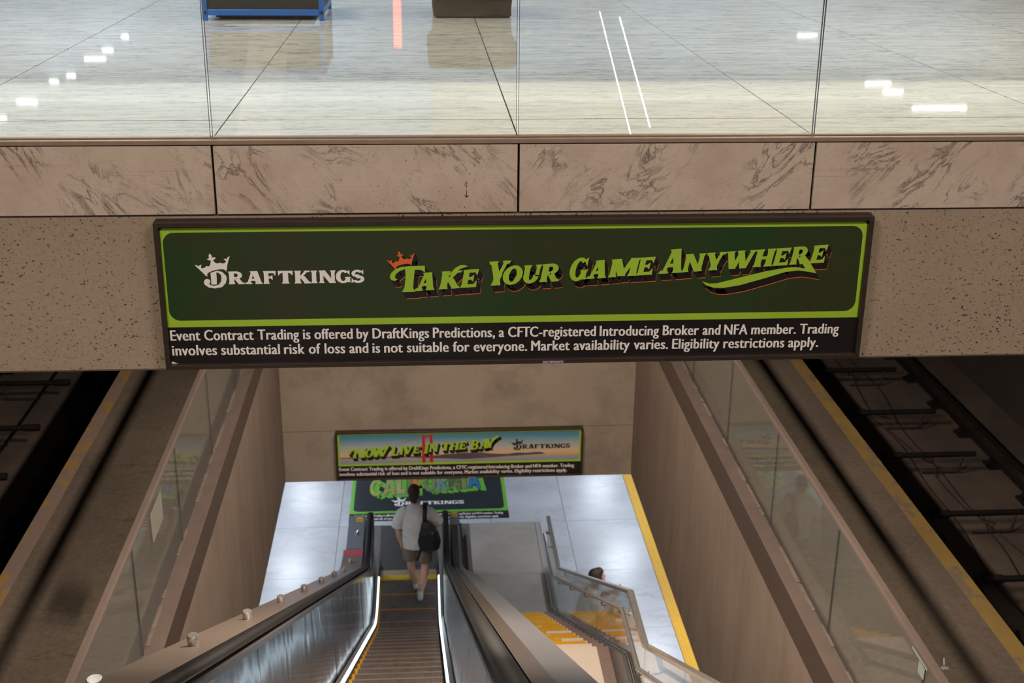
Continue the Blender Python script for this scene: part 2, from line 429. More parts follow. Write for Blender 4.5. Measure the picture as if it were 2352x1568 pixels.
M['bluewall'] = plain('far_wall_blue', '#8496ad', .6, var=.2, vs=.5)
M['lowceil'] = plain('lower_ceiling', '#a8a8aa', .8)
M['frame'] = brushed('sign_frame', '#4b3f38', .45, (3, 3, 30), metal=.5)
M['sblack'] = plain('sign_black', '#191413', .45)
M['sgreen'] = plain('sign_green', '#a3c838', .45, var=.05, vs=2)
M['swhite'] = plain('sign_white', '#f6f1ef', .5, var=.02)
M['sorange'] = plain('sign_orange', '#e3692c', .5, var=.04)
M['plate'] = plain('plate_purple', '#57406e', .5)
M['notice'] = plain('notice_paper', '#7a766e', .6, var=.04)
M['notice2'] = plain('notice_pale_blue', '#8d9791', .5, var=.05)
M['iron'] = plain('dark_iron', '#1d1a18', .6, .3, var=.3)
M['cable'] = plain('cable_sheath', '#2b2420', .7)
M['railhead'] = brushed('track_rail', '#8a807a', .4, (3, 60, 3))
M['pink'] = plain('mortar', '#675951', .9, var=.2, vs=20)
M['collage'] = None

def green_field():
    n = N('sign_dark_green'); v = n.coords(rnd=False)
    f = n.noise(v, 1.7, 4); g = n.noise(v, 60, 5, .7)
    col = n.ramp(f, [(.35, srgb('#35371f')), (.5, srgb('#2f3a1e')), (.68, srgb('#22401d'))])
    sc = n.math('MULTIPLY', n.ramp(g, [(.66, G1(0)), (.74, G1(1))]), n.ramp(n.noise(v, 3, 3), [(.52, G1(0)), (.66, G1(.5))]))
    col = n.mix(sc, col, srgb('#7d8a58'))
    n.p(Base__Color=col, Roughness=.42); return n.m
M['sfield'] = green_field()
def sky_print():
    n = N('sign_sky_print'); v = n.put('ShaderNodeTexCoord').outputs['Object']
    z = n.put('ShaderNodeSeparateXYZ', Vector=v).outputs[2]; x = n.put('ShaderNodeSeparateXYZ', Vector=v).outputs[0]
    t = n.math('ADD', n.math('MULTIPLY', z, 1/.38), .5)
    t = n.math('ADD', t, n.math('MULTIPLY', n.noise(n.coords((1, 1, 4), rnd=False), 1.5, 4), .14))
    col = n.ramp(t, [(.05, srgb('#8d97a0')), (.25, srgb('#a8a6a4')), (.27, srgb('#e0a76a')), (.40, srgb('#d9bd98')), (.66, srgb('#a9b4b4')), (.95, srgb('#4f8ba4'))])
    n.p(Base__Color=col, Roughness=.5); return n.m
M['sky'] = sky_print()
def collage(name, cols, seed):
    n = N(name); v = n.coords((3, 6, 1), (0, 0, seed), rnd=False)
    f = n.noise(v, 2.0, 5, .6, .5)
    k = len(cols); n.p(Base__Color=n.ramp(f, [(.3+.4*i/(k-1), srgb(c)) for i, c in enumerate(cols)]), Roughness=.4); return n.m
M['hill'] = plain('print_hills', '#55505a', .5, var=.15)
M['redtower'] = plain('print_red', '#c22a20', .5)
M['rose'] = plain('print_rose', '#a86a62', .5)

# ------------------------------------------------------------------ lettering
def stem(x, w, y0=0., y1=1., f=.06, k=.16):
    h = w/2
    return [[(x-h-f, y0), (x+h+f, y0), (x+h+f*.55, y0+k*.35), (x+h, y0+k), (x+h, y1-k), (x+h+f*.55, y1-k*.35), (x+h+f, y1),
             (x-h-f, y1), (x-h-f*.55, y1-k*.35), (x-h, y1-k), (x-h, y0+k), (x-h-f*.55, y0+k*.35)]]
def dg(x0, y0, x1, y1, w): h = w/2; return [[(x0-h, y0), (x0+h, y0), (x1+h, y1), (x1-h, y1)]]
def bar(x0, x1, y0, y1): return [[(x0, y0), (x1, y0), (x1, y1), (x0, y1)]]
def foot(x0, x1, y, d, b=.06):
    return [[(x0, y), (x1, y), (x1-b, y+d), (x0+b, y+d)]]
def arm(x0, x1, y, t, d, lean=.0):
    """horizontal arm with a beak; t,d signed (negative hangs down)"""
    return [[(x0, y), (x1+lean, y), (x1, y+d), (x1-.12, y+t), (x0, y+t)]]
def ring(cx, cy, rx, ry, wx, wy, a0, a1, n=18):
    out = []
    for i in range(n):
        a = radians(a0+(a1-a0)*i/n); b = radians(a0+(a1-a0)*(i+1)/n)
        out.append([(cx+rx*cos(a), cy+ry*sin(a)), (cx+rx*cos(b), cy+ry*sin(b)),
                    (cx+(rx-wx)*cos(b), cy+(ry-wy)*sin(b)), (cx+(rx-wx)*cos(a), cy+(ry-wy)*sin(a))])
    return out
def glyph(c):
    if c == 'A': return dg(.19, 0, .47, 1, .13)+dg(.80, 0, .57, 1, .30)+bar(.3, .7, .26, .38)+foot(0, .40, 0, .10)+foot(.58, 1, 0, .10)+foot(.30, .74, 1, -.07)
    if c == 'B': return stem(.24, .28)+bar(.2, .6, .88, 1)+bar(.2, .6, .46, .56)+bar(.2, .6, 0, .12)+ring(.55, .73, .37, .27, .25, .12, -90, 90)+ring(.58, .28, .42, .28, .27, .12, -90, 90)
    if c == 'C': return ring(.52, .5, .50, .52, .27, .12, 42, 318, 26)+[[(.95, 1.0), (.95, .66), (.80, .86)], [(.95, .0), (.95, .34), (.80, .14)]]
    if c == 'D': return stem(.24, .28)+bar(.2, .5, .88, 1)+bar(.2, .5, 0, .12)+ring(.45, .5, .55, .5, .28, .12, -90, 90)
    if c == 'E': return stem(.24, .28)+arm(.3, .94, 1, -.13, -.32, .03)+arm(.3, .96, 0, .13, .34, .03)+bar(.3, .6, .46, .56)+[[(.60, .46), (.74, .34), (.74, .68), (.60, .56)]]
    if c == 'F': return stem(.26, .30)+arm(.3, .97, 1, -.13, -.36, .03)+bar(.3, .6, .45, .56)+[[(.60, .45), (.74, .32), (.74, .68), (.60, .56)]]
    if c == 'G': return ring(.48, .5, .47, .52, .27, .12, 48, 340, 26)+[[(.90, 1.0), (.90, .64), (.74, .88)]]+stem(.79, .25, 0.04, .45, .06, .08)
    if c == 'H': return stem(.21, .27)+stem(.79, .27)+bar(.3, .7, .44, .56)
    if c == 'I': return stem(.5, .56, f=.16)
    if c == 'K': return stem(.23, .27)+dg(.34, .42, .80, 1, .15)+dg(.84, 0, .48, .56, .31)+foot(.62, 1.03, 0, .09)+foot(.62, 1.0, 1, -.07)
    if c == 'L': return stem(.27, .30)+arm(.3, .96, 0, .13, .40, .03)
    if c == 'M': return stem(.13, .17, f=.05)+stem(.87, .22, f=.05)+dg(.47, .04, .20, 1, .26)+dg(.47, .04, .80, 1, .16)
    if c == 'N': return stem(.15, .17, f=.07)+stem(.86, .17, f=.07)+dg(.80, 0, .20, 1, .30)
    if c == 'O': return ring(.5, .5, .51, .52, .28, .12, 0, 360, 30)
    if c == 'R': return stem(.22, .27)+bar(.2, .55, .88, 1)+bar(.2, .55, .42, .54)+ring(.52, .71, .38, .29, .25, .12, -90, 90)+dg(.84, 0, .52, .48, .30)+foot(.66, 1.06, 0, .09)
    if c == 'S': return ring(.47, .735, .43, .285, .23, .13, 30, 235, 18)+ring(.52, .28, .46, .30, .24, .13, -150, 60, 18)+dg(.64, .36, .36, .64, .36)+[[(.93, 1.02), (.93, .68), (.78, .86)], [(.02, -.02), (.02, .36), (.18, .14)]]
    if c == 'T': return stem(.5, .32, f=.08)+bar(.1, .9, .87, 1)+[[(.0, 1), (.2, 1), (.2, .87), (.1, .80), (.02, .66)], [(1., 1), (.8, 1), (.8, .87), (.9, .80), (.98, .66)]]
    if c == 'U': return bar(.075, .345, .38, 1)+bar(.76, .92, .38, 1)+foot(.0, .42, 1, -.10)+foot(.68, 1.0, 1, -.10)+ring(.49, .40, .42, .42, .27, .15, 180, 360, 16)
    if c == 'V': return dg(.48, 0, .20, 1, .30)+dg(.52, 0, .82, 1, .16)+foot(-.03, .43, 1, -.09)+foot(.62, 1.0, 1, -.09)
    if c == 'W': return dg(.28, 0, .10, 1, .20)+dg(.32, 0, .50, 1, .12)+dg(.66, 0, .46, 1, .20)+dg(.70, 0, .90, 1, .12)+foot(-.05, .26, 1, -.08)+foot(.34, .60, 1, -.08)+foot(.78, 1.02, 1, -.08)
    if c == 'Y': return stem(.5, .30, 0, .45, .08)+dg(.46, .38, .17, 1, .30)+dg(.56, .38, .85, 1, .15)+foot(-.06, .40, 1, -.09)+foot(.66, 1.05, 1, -.09)
    return []
def place(polys, x0, x1, zb, h, shear=0., slope=0.):
    out = []
    for p in polys:
        out.append([(x0+u*(x1-x0)+shear*v*h, zb+v*h+slope*u*(x1-x0)) for (u, v) in p])
    return out
def fat(polys, d):
    out = []
    for p in polys:
        p = tri_ok(p); n = len(p); q = []
        for i in range(n):
            a, b, c = p[i-1], p[i], p[(i+1) % n]
            e1 = (b[0]-a[0], b[1]-a[1]); e2 = (c[0]-b[0], c[1]-b[1])
            l1 = sqrt(e1[0]**2+e1[1]**2) or 1; l2 = sqrt(e2[0]**2+e2[1]**2) or 1
            nx = e1[1]/l1+e2[1]/l2; ny = -e1[0]/l1-e2[0]/l2; L = sqrt(nx*nx+ny*ny) or 1
            q.append((b[0]+nx/L*d, b[1]+ny/L*d))
        out.append(q)
    return out
def tri_ok(p):
    s = sum(p[i][0]*p[(i+1) % len(p)][1]-p[(i+1) % len(p)][0]*p[i][1] for i in range(len(p)))
    return p if s > 0 else p[::-1]
def swept(polys, dx, dz):
    out = []
    for p in polys:
        out.append([(a+dx, b+dz) for a, b in p])
        for i in range(len(p)):
            a, b = p[i], p[(i+1) % len(p)]
            q = [a, b, (b[0]+dx, b[1]+dz), (a[0]+dx, a[1]+dz)]
            ar = abs(sum(q[k][0]*q[(k+1) % 4][1]-q[(k+1) % 4][0]*q[k][1] for k in range(4)))
            if ar > 1e-9: out.append(q)
    return out
def shift(polys, dx, dz): return [[(a+dx, b+dz) for a, b in p] for p in polys]
def xform(polys, sx, sz, ox, oz): return [[(a*sx+ox, b*sz+oz) for a, b in p] for p in polys]
def rrect(x0, x1, z0, z1, r, n=6):
    pts = []
    for cx, cz, a0 in ((x1-r, z1-r, 0), (x0+r, z1-r, 90), (x0+r, z0+r, 180), (x1-r, z0+r, 270)):
        for i in range(n+1):
            a = radians(a0+90*i/n); pts.append((cx+r*cos(a), cz+r*sin(a)))
    return pts
def fmesh(polys, y):
    mb = MB(); mb.flat([tri_ok(p) for p in polys], y); return mb

# small print: the built-in sans face, condensed and emboldened
def text_bold(txt, width, height, d):
    b = text_polys(txt, width-2*d, height, 0)
    return [[[(x+q*d+d, z) for x, z in p] for p in b] for q in (-1, -.33, .33, 1)]      # four overprints, one per layer
def word_faces(txt, bold):
    cu = bpy.data.curves.new('t', 'FONT'); cu.body = txt; cu.size = 1; cu.offset = bold; cu.resolution_u = 3; cu.space_character = 1.05; cu.fill_mode = 'BOTH'
    o = bpy.data.objects.new('t', cu); COL.objects.link(o)
    dgp = bpy.context.evaluated_depsgraph_get(); me = bpy.data.meshes.new_from_object(o.evaluated_get(dgp))
    vs = [tuple(v.co) for v in me.vertices]; fs = [tuple(p.vertices) for p in me.polygons]
    bpy.data.objects.remove(o); bpy.data.curves.remove(cu); bpy.data.meshes.remove(me)
    return [[(vs[i][0], vs[i][1]) for i in f] for f in fs]
def text_polys(txt, width, height, bold=.012):
    """one built-in sans glyph mesh per letter group, so that every letter is filled cleanly"""
    out = []; x = 0
    for w in txt.split(' '):
        for part in (('CF', 'T', 'C-registered') if w == 'CFTC-registered' else (w,)):
            f = word_faces(part, bold); a = min(p[0] for q in f for p in q); b = max(p[0] for q in f for p in q)
            out += [[(p[0]-a+x, p[1]) for p in q] for q in f]; x += b-a+.035
        x += .33
    x1 = max(p[0] for q in out for p in q); k = width/x1; kz = height/.73
    return [[(p[0]*k, p[1]*kz) for p in q] for q in out]
LINE1 = 'Event Contract Trading is offered by DraftKings Predictions, a CFTC-registered Introducing Broker and NFA member. Trading'
LINE2 = 'involves substantial risk of loss and is not suitable for everyone. Market availability varies. Eligibility restrictions apply.'
TXT1 = text_bold(LINE1, 2.823, .0485, .0017)
TXT2 = text_bold(LINE2, 2.737, .0485, .0017)

# wordmark: crown, flourished D and small capitals; local frame x 0..0.684, baseline z 0
CROWN = [(-0.9296, -1.534), (-0.9171, -1.5369), (-0.9111, -1.542), (-0.9107, -1.537), (-0.9009, -1.533), (-0.9045, -1.5472), (-0.8941, -1.549), (-0.884, -1.5424), (-0.8822, -1.539), (-0.8728, -1.5415), (-0.866, -1.5348), (-0.862, -1.5156), (-0.8709, -1.5155), (-0.8785, -1.5104), (-0.8686, -1.5065), (-0.8702, -1.497), (-0.8662, -1.4864), (-0.8582, -1.4938), (-0.8567, -1.5039), (-0.8461, -1.5024), (-0.8416, -1.5068), (-0.8516, -1.5134), (-0.8533, -1.5141), (-0.8476, -1.5242), (-0.8385, -1.5294), (-0.8304, -1.5278), (-0.8254, -1.5252), (-0.8193, -1.5297), (-0.8081, -1.5281), (-0.8011, -1.5198), (-0.8117, -1.5112), (-0.8035, -1.5089), (-0.7989, -1.5114), (-0.7953, -1.5047), (-0.7853, -1.4987), (-0.7912, -1.5148), (-0.7974, -1.535), (-0.8001, -1.5519), (-0.8049, -1.5654), (-0.807, -1.5586), (-0.8131, -1.5544), (-0.8323, -1.5542), (-0.8549, -1.5586), (-0.8747, -1.5672), (-0.8823, -1.5746), (-0.8797, -1.5831), (-0.887, -1.5813), (-0.9031, -1.5624)]
DSHELL = [(-0.8668, -1.568), (-0.8391, -1.5599), (-0.8203, -1.5652), (-0.8055, -1.5824), (-0.8038, -1.596), (-0.8092, -1.613), (-0.8248, -1.6299), (-0.8541, -1.6356), (-0.8795, -1.6308), (-0.8946, -1.6187), (-0.8975, -1.6067), (-0.8913, -1.5965), (-0.8815, -1.5939), (-0.8723, -1.5985), (-0.8698, -1.6087), (-0.8765, -1.6121), (-0.8723, -1.6207), (-0.8565, -1.6243), (-0.8369, -1.6194), (-0.8279, -1.6059), (-0.8247, -1.5923), (-0.826, -1.5787), (-0.8334, -1.5701), (-0.8459, -1.5665)]
DSTEM = [(-0.8675, -1.5686), (-0.8443, -1.5655), (-0.8442, -1.5955), (-0.8457, -1.6145), (-0.8416, -1.6165), (-0.8547, -1.6195), (-0.869, -1.6175), (-0.8669, -1.6122)]
SMALL = [('R', -.798, -.736), ('A', -.731, -.660), ('F', -.658, -.606), ('T', -.596, -.537), ('K', -.532, -.466), ('I', -.464, -.437), ('N', -.430, -.364), ('G', -.362, -.300), ('S', -.299, -.246)]
WORDMARK = [CROWN, DSHELL, DSTEM]
for ch, a, b in SMALL: WORDMARK += fat(place(glyph(ch), a+.0005, b-.0005, -1.6175, .0525), .0018)
WORDMARK = shift(WORDMARK, .9296, 1.6185)      # crown tip at x=0, baseline at 0

HEAD = []; WORDS = []
BASE = lambda x: -1.661+.0600*(x+.09)
def head(ch, x0, x1, h, lift=0.): return fat(place(glyph(ch), x0+.0015, x1-.0015, BASE(x0)+lift+.0015, h-.003, .19, .06), .0029)
for ch, a, b, h, l in [('A', -.042, .040, .077, 0), ('K', .056, .143, .077, 0), ('E', .146, .214, .077, 0), ('Y', .254, .335, .105, 0), ('O', .319, .398, .080, 0), ('U', .399, .474, .078, 0), ('R', .474, .553, .078, 0),
                    ('G', .594, .672, .098, -.004), ('A', .672, .754, .078, 0), ('M', .764, .880, .078, 0), ('E', .880, .948, .077, 0), ('A', .974, 1.074, .104, 0), ('N', 1.073, 1.156, .078, 0),
                    ('Y', 1.166, 1.242, .077, 0), ('W', 1.250, 1.372, .077, 0), ('H', 1.371, 1.454, .077, 0), ('E', 1.453, 1.520, .076, 0), ('R', 1.526, 1.598, .077, 0), ('E', 1.612, 1.676, .077, 0)]:
    if not WORDS or ch+str(a) in ('Y0.254', 'G0.594', 'A0.974'): WORDS.append([])
    WORDS[-1] += head(ch, a, b, h, l)
# swash T and the tail under the last word
WORDS[0] += [[(-.093, -1.662), (-.038, -1.661), (-.047, -1.645), (-.045, -1.62), (-.038, -1.562), (-.078, -1.562), (-.077, -1.60), (-.082, -1.64)]]
WORDS[0] += [[(.003, -1.549), (.003, -1.577), (-.015, -1.566), (-.045, -1.566), (-.080, -1.563), (-.100, -1.570), (-.116, -1.583), (-.121, -1.596), (-.117, -1.603), (-.110, -1.607), (-.122, -1.613), (-.136, -1.609), (-.142, -1.596), (-.137, -1.580), (-.118, -1.562), (-.095, -1.553), (-.060, -1.550)]]
WORDS[0] += [[(.100, -1.590), (.128, -1.560), (.150, -1.548), (.168, -1.548), (.181, -1.556), (.165, -1.558), (.146, -1.566), (.122, -1.596)]]
TAIL = [(1.159, -1.632), (1.194, -1.642), (1.227, -1.641), (1.322, -1.617), (1.43, -1.591), (1.512, -1.577), (1.553, -1.574), (1.598, -1.581), (1.56, -1.523), (1.59, -1.521), (1.61, -1.545), (1.648, -1.603), (1.611, -1.595), (1.569, -1.589), (1.514, -1.595), (1.433, -1.62), (1.324, -1.651), (1.256, -1.662), (1.214, -1.661), (1.183, -1.651)]
WORDS[3] += [TAIL]
CROWN2 = xform(shift([CROWN], .9296, 1.534), .80, .80, -.1535, -1.5235)

SHX = (.0165, -.0275)

def frame_rails(root, x0, x1, z0, z1, yb, yf, w):
    for poly in ([(x0, z1), (x1, z1), (x1-w, z1-w), (x0+w, z1-w)], [(x0, z0), (x1, z0), (x1-w, z0+w), (x0+w, z0+w)],
                 [(x0, z0), (x0+w, z0+w), (x0+w, z1-w), (x0, z1)], [(x1, z0), (x1-w, z0+w), (x1-w, z1-w), (x1, z1)]):
        build(MB().prism(poly, yf, yb, 'y'), 'frame_rail', M['frame'], root, bevel=.0015)

def sign_body(y, dz, label, yback):
    root = empty('advertising_sign', (.395, yback, -1.99+dz), label, 'sign')
    frame_rails(root, -1.077, 1.866, -1.983+dz, -1.353+dz, yback, y-.022, .0195)
    build(MB().box(-1.06, 1.848, y+.003, yback-.001, -1.965+dz, -1.37+dz), 'backing_board', M['frame'], root)
    build(fmesh([[(-1.058, -1.9635+dz), (1.8465, -1.9635+dz), (1.8465, -1.372+dz), (-1.058, -1.372+dz)]], y), 'poster_sheet', M['sblack'], root)
    # black strip text
    mb = MB()
    for q in range(4):
        tp = [[(a, b-.0050*(a+1.05)) for a, b in p] for p in shift(TXT1[q], -1.052, -1.8605+dz)]
        tp += [[(a, b-.0033*(a+1.05)) for a, b in p] for p in shift(TXT2[q], -1.050, -1.9263+dz)]
        for p in tp: mb.add([(a, y-.0009-q*6e-5, b) for a, b in p], [tuple(range(len(p)))])
    build(mb, 'small_print', M['swhite'], root, label='two lines of white small print on black')
    # maker's plate on the lower rail
    pl = build(fmesh([[(.4945, -1.9820+dz), (.578, -1.9820+dz), (.590, -1.9680+dz), (.4945, -1.9680+dz)]], y-.0226), 'maker_plate', M['plate'], root, label='small purple name plate on the lower rail')
    build(fmesh(shift(text_polys('[OUTFRONT/', .088, .0090, .006), .4955, -1.9795+dz), y-.0230), 'plate_lettering', M['swhite'], pl)
    return root

# ------------------------------------------------------------------ concourse level
fl = struct(MB().box(-14, 14, 5.40, 44, -1.42, ZC-.012), 'concourse_floor', M['joint'], 'polished white marble concourse floor above the long green sign', 'floor')
WORLD_fl = WORLD[fl]
edge_f = struct(MB().box(-9, 9, 5.055, 5.40, -1.34, ZC-.012), 'trim_1', M['joint'], 'marble floor border behind the marble fascia', 'trim')
tile = build(MB().box(-.833+.003, .387-.003, 5.468, 6.697, ZC-.011, ZC), 'marble_tile', M['conc_floor'], fl)
b1 = build(MB().box(-.833+.003, .387-.003, 5.103, 5.250, ZC-.011, ZC), 'border_tile', M['conc_floor'], edge_f)
b2t = build(MB().box(-.833+.003, .387-.003, 5.253, 5.457, ZC-.011, ZC), 'border_tile', M['conc_floor'], edge_f)
tile2 = build(MB().box(-.833+.003, .387-.003, 6.703, 8.297, ZC-.011, ZC), 'marble_tile', M['conc_floor'], fl)
for i in range(-8, 10):
    for j in range(0, 16):
        if j == 0:
            if i: clone(tile, 1.22*i, 0, 0); clone(b1, 1.22*i, 0, 0); clone(b2t, 1.22*i, 0, 0)
        elif (i, j) != (0, 1): clone(tile2, 1.22*i, 1.60*(j-1), 0)

bal = empty('glass_balustrade', (.38, 5.07, ZC-.03), 'clear frameless glass balustrade along the concourse edge above the fascia', 'balustrade')
build(MB().box(-9, 9, 5.030, 5.060, -1.052, -1.034).box(-9, 9, 5.066, 5.098, -1.036, -1.028), 'base_channel', M['bronze'], bal, bevel=.002)
for i in range(-6, 8):
    x0 = -.836+1.22*i; g = MB().box(x0+.005, x0+1.22-.005, 5.072, 5.084, -1.033, .05)
    build(g, 'glass_panel', M['glass'], bal)
for i in range(-6, 9):
    x0 = -.836+1.22*i
    build(MB().box(x0-.0052, x0-.0036, 5.0715, 5.0845, -1.033, .05).box(x0+.0036, x0+.0052, 5.0715, 5.0845, -1.033, .05), 'polished_edge', M['glass_edge'], bal)

fas = struct(MB().box(-9, 9, 5.050, 5.0545, -1.34, -1.052), 'trim_2', M['gap'], 'band of veined beige marble slabs below the glass balustrade', 'trim')
for i in range(-6, 7):
    x0 = -.832+1.22*i
    build(MB().box(x0+.0045, x0+1.22-.0045, 5.034, 5.050, -1.335, -1.0565), 'marble_slab', M['fascia'], fas, bevel=.0012)
# surveyor's pencil mark on a slab: centre line sign and arrow
mk = MB()
def stroke(mb, pts, w, y):
    for a, b in zip(pts, pts[1:]):
        dx, dz = b[0]-a[0], b[1]-a[1]; L = sqrt(dx*dx+dz*dz) or 1; nx, nz = -dz/L*w/2, dx/L*w/2
        mb.flat([[(a[0]-nx, a[1]-nz), (b[0]-nx, b[1]-nz), (b[0]+nx, b[1]+nz), (a[0]+nx, a[1]+nz)]], y)
stroke(mk, [(.1755, -1.205), (.176, -1.236)], .0016, 5.0335)
stroke(mk, [(.1825, -1.215), (.1790, -1.2118), (.1735, -1.2125), (.1700, -1.217), (.1705, -1.223), (.1745, -1.2265), (.1800, -1.2255), (.1832, -1.222)], .0017, 5.0335)
stroke(mk, [(.1780, -1.243), (.1765, -1.245), (.1768, -1.272)], .0024, 5.0335)
stroke(mk, [(.1690, -1.262), (.1768, -1.2715), (.1845, -1.263)], .0022, 5.0335)
stroke(mk, [(.1700, -1.266), (.1768, -1.2735), (.1838, -1.267)], .0015, 5.0335)
build(mk, 'pencil_mark', M['black'], fas, recalc=False)
ng = MB()
for q in range(46):
    xx = random.gauss(.0, .22); zz = random.uniform(-1.32, -1.09); r = random.uniform(.0008, .0022)
    ng.flat([[(xx+r*cos(a*pi/3), zz+r*sin(a*pi/3)*1.2) for a in range(6)]], 5.0336)
build(ng, 'drill_marks', M['iron'], fas, kind='stuff', recalc=False)

bm_ = MB().prism([(5.046, -1.345), (5.046, -2.004), (5.054, -2.014), (5.40, -2.014), (5.40, -1.345)], -9, 9, 'x')
struct(bm_, 'concrete_beam', M['beam'], 'pitted tan concrete beam carrying the long green sign', 'beam')
struct(MB().box(-9, 9, 5.046, 5.40, -1.3448, -1.338), 'trim_3', M['pink'], 'mortar ledge between the marble fascia and the concrete beam', 'trim')

# --- sign 1
s1 = sign_body(4.995, 0, 'long dark green sign on the concrete beam with TAKE YOUR GAME ANYWHERE headline', 5.0455)
build(fmesh([[(-1.0575, -1.8025), (1.846, -1.8025), (1.846, -1.393), (1.832, -1.377), (1.80, -1.3755), (-1.045, -1.3795), (-1.0560, -1.391)]], 4.9946), 'green_border', M['sgreen'], s1)
build(fmesh([rrect(-1.0475, 1.8300, -1.7735, -1.3985, .045)], 4.9942), 'green_field', M['sfield'], s1)
build(fmesh(shift(WORDMARK, -.9296, -1.6185), 4.9936), 'wordmark', M['swhite'], s1, label='white crowned wordmark')
for k, wd in enumerate(WORDS):
    ex = CROWN2 if k == 0 else []
    build(fmesh(shift(wd, SHX[0]+.0012, SHX[1]-.0032)+shift(ex, SHX[0], SHX[1]-.001), 4.9938), 'word_outline', M['sorange'], s1)
    build(fmesh(swept(wd, *SHX)+swept(ex, *SHX), 4.9934), 'word_shadow', M['sblack'], s1)
    build(fmesh(wd, 4.9929), 'headline_word', M['sgreen'], s1)
build(fmesh(CROWN2, 4.9925), 'headline_crown', M['sorange'], s1, label='orange crown on the first letter')
build(fmesh([[(-1.057, -1.963), (-1.030, -1.963), (-1.053, -1.952)]], 4.9940), 'peeled_corner', M['swhite'], s1)

# --- concourse furniture (feet only in view)
b = empty('storage_crate', (-1.08, 9.45, ZC), 'blue steel framed crate with charcoal panels standing on the concourse floor', 'crate')
X0, X1, Y0, Y1, ZT = -1.50, -.665, 9.10, 9.90, ZC+.37
for x in (X0, X1-.035):
    for y in (Y0, Y1-.035):
        l = build(MB().box(x, x+.035, y, y+.035, ZC, ZT), 'leg', M['blue'], b, bevel=.003)
        if y == Y0:
            build(MB().tube([(x+.0175, Y0-.004, ZC+.056), (x+.0175, Y0+.003, ZC+.056)], .011, 10), 'bolt', M['iron'], l)
for z in (ZC+.036, ZT-.04):
    build(MB().box(X0+.036, X1-.036, Y0, Y0+.035, z, z+.04), 'front_rail', M['blue'], b, bevel=.003)
    build(MB().box(X0+.036, X1-.036, Y1-.035, Y1, z, z+.04), 'back_rail', M['blue'], b, bevel=.003)
    for x in (X0, X1-.035): build(MB().box(x+.002, x+.033, Y0+.036, Y1-.036, z, z+.04), 'side_rail', M['blue'], b, bevel=.003)
build(MB().box(X0+.037, X1-.037, Y0+.012, Y0+.024, ZC+.077, ZT-.041), 'front_panel', M['bin_panel'], b)
build(MB().box(X0+.012, X0+.022, Y0+.037, Y1-.037, ZC+.077, ZT-.041), 'side_panel', M['bin_panel'], b)
build(MB().box(X1-.022, X1-.012, Y0+.037, Y1-.037, ZC+.077, ZT-.041), 'side_panel', M['bin_panel'], b)
build(MB().box(X0+.08, X1-.08, Y0+.10, Y1-.1, ZC+.014, ZC+.0355), 'base_tray', M['black'], b)

st = empty('stone_planter', (.365, 9.55, ZC), 'rough brown stone planter foot resting on the marble right of the blue crate', 'planter')
mb = MB(); 
prof = []
def blocky(x0, x1, y0, y1, z0, z1, seed, amp=.02, n=9):
    b2 = bmesh.new(); bmesh.ops.create_cube(b2, size=1)
    bmesh.ops.subdivide_edges(b2, edges=list(b2.edges), cuts=n, use_grid_fill=True)
    for v in b2.verts:
        p = Vector((x0+(v.co.x+.5)*(x1-x0), y0+(v.co.y+.5)*(y1-y0), z0+(v.co.z+.5)*(z1-z0)))
        c = Vector(((x0+x1)/2, (y0+y1)/2, (z0+z1)/2)); d = (p-c)
        cr = (abs(v.co.x) > .45)+(abs(v.co.y) > .45)+(abs(v.co.z) > .45)
        p += (c-p)*.035*max(0, cr-1)
        w = Vector((mnoise.noise(p*9+Vector((seed, 0, 0))), mnoise.noise(p*9+Vector((0, seed, 5))), 0))*amp
        v.co = p+w
    m2 = MB(); idx = {v: i for i, v in enumerate(b2.verts)}
    m2.add([tuple(v.co) for v in b2.verts], [tuple(idx[v] for v in f.verts) for f in b2.faces]); b2.free(); return m2
build(blocky(.095, .655, 9.28, 9.84, ZC, ZC+.145, 1, .018), 'foot_block', M['stone'], st, smooth=True)
build(blocky(.060, .690, 9.25, 9.87, ZC+.146, ZC+.36, 4, .02), 'upper_block', M['stone'], st, smooth=True)

# --- concourse shell
struct(MB().box(-14, 14, -9, 44, 2.60, 2.75), 'ceiling', M['ceil'], 'pale painted concourse ceiling', 'ceiling')
struct(MB().box(-14, 14, 29, 29.2, ZC, 2.6), 'wall_back', M['bluewall'], 'blue grey far wall of the concourse', 'wall')
struct(MB().box(-14.2, -14, -9, 44, -9.9, 2.6), 'wall_left', M['darkwall'], 'dark left side wall of the station', 'wall')
struct(MB().box(14, 14.2, -9, 44, -9.9, 2.6), 'wall_right', M['darkwall'], 'dark right side wall of the station', 'wall')
for nm, x0, x1 in (('left', -13.99, -3.9), ('right', 4.4, 13.99)):
    struct(MB().box(x0, x1, -9, 5.05, -2.0, ZC), 'concourse_slab', M['grout'], 'concourse slab on the %s side of the escalator opening' % nm, 'floor')

# ------------------------------------------------------------------ middle platform level
XL, XR, YB = -1.702, 2.482, 13.78       # faces of the escalator well
struct(MB().box(-3.158, XL-.11, -7, YB-.01, ZM-.35, ZM), 'platform_floor', M['platform'], 'dim brown concrete platform left of the escalator well', 'platform')
struct(MB().box(XR+.12, 4.03, -7, YB-.01, ZM-.35, ZM), 'platform_floor', M['platform'], 'dim brown concrete platform right of the escalator well', 'platform')
struct(MB().box(-3.158, 4.03, YB+.21, 40, ZM-.35, ZM), 'platform_floor', M['platform'], 'platform beyond the end wall of the escalator well', 'platform')
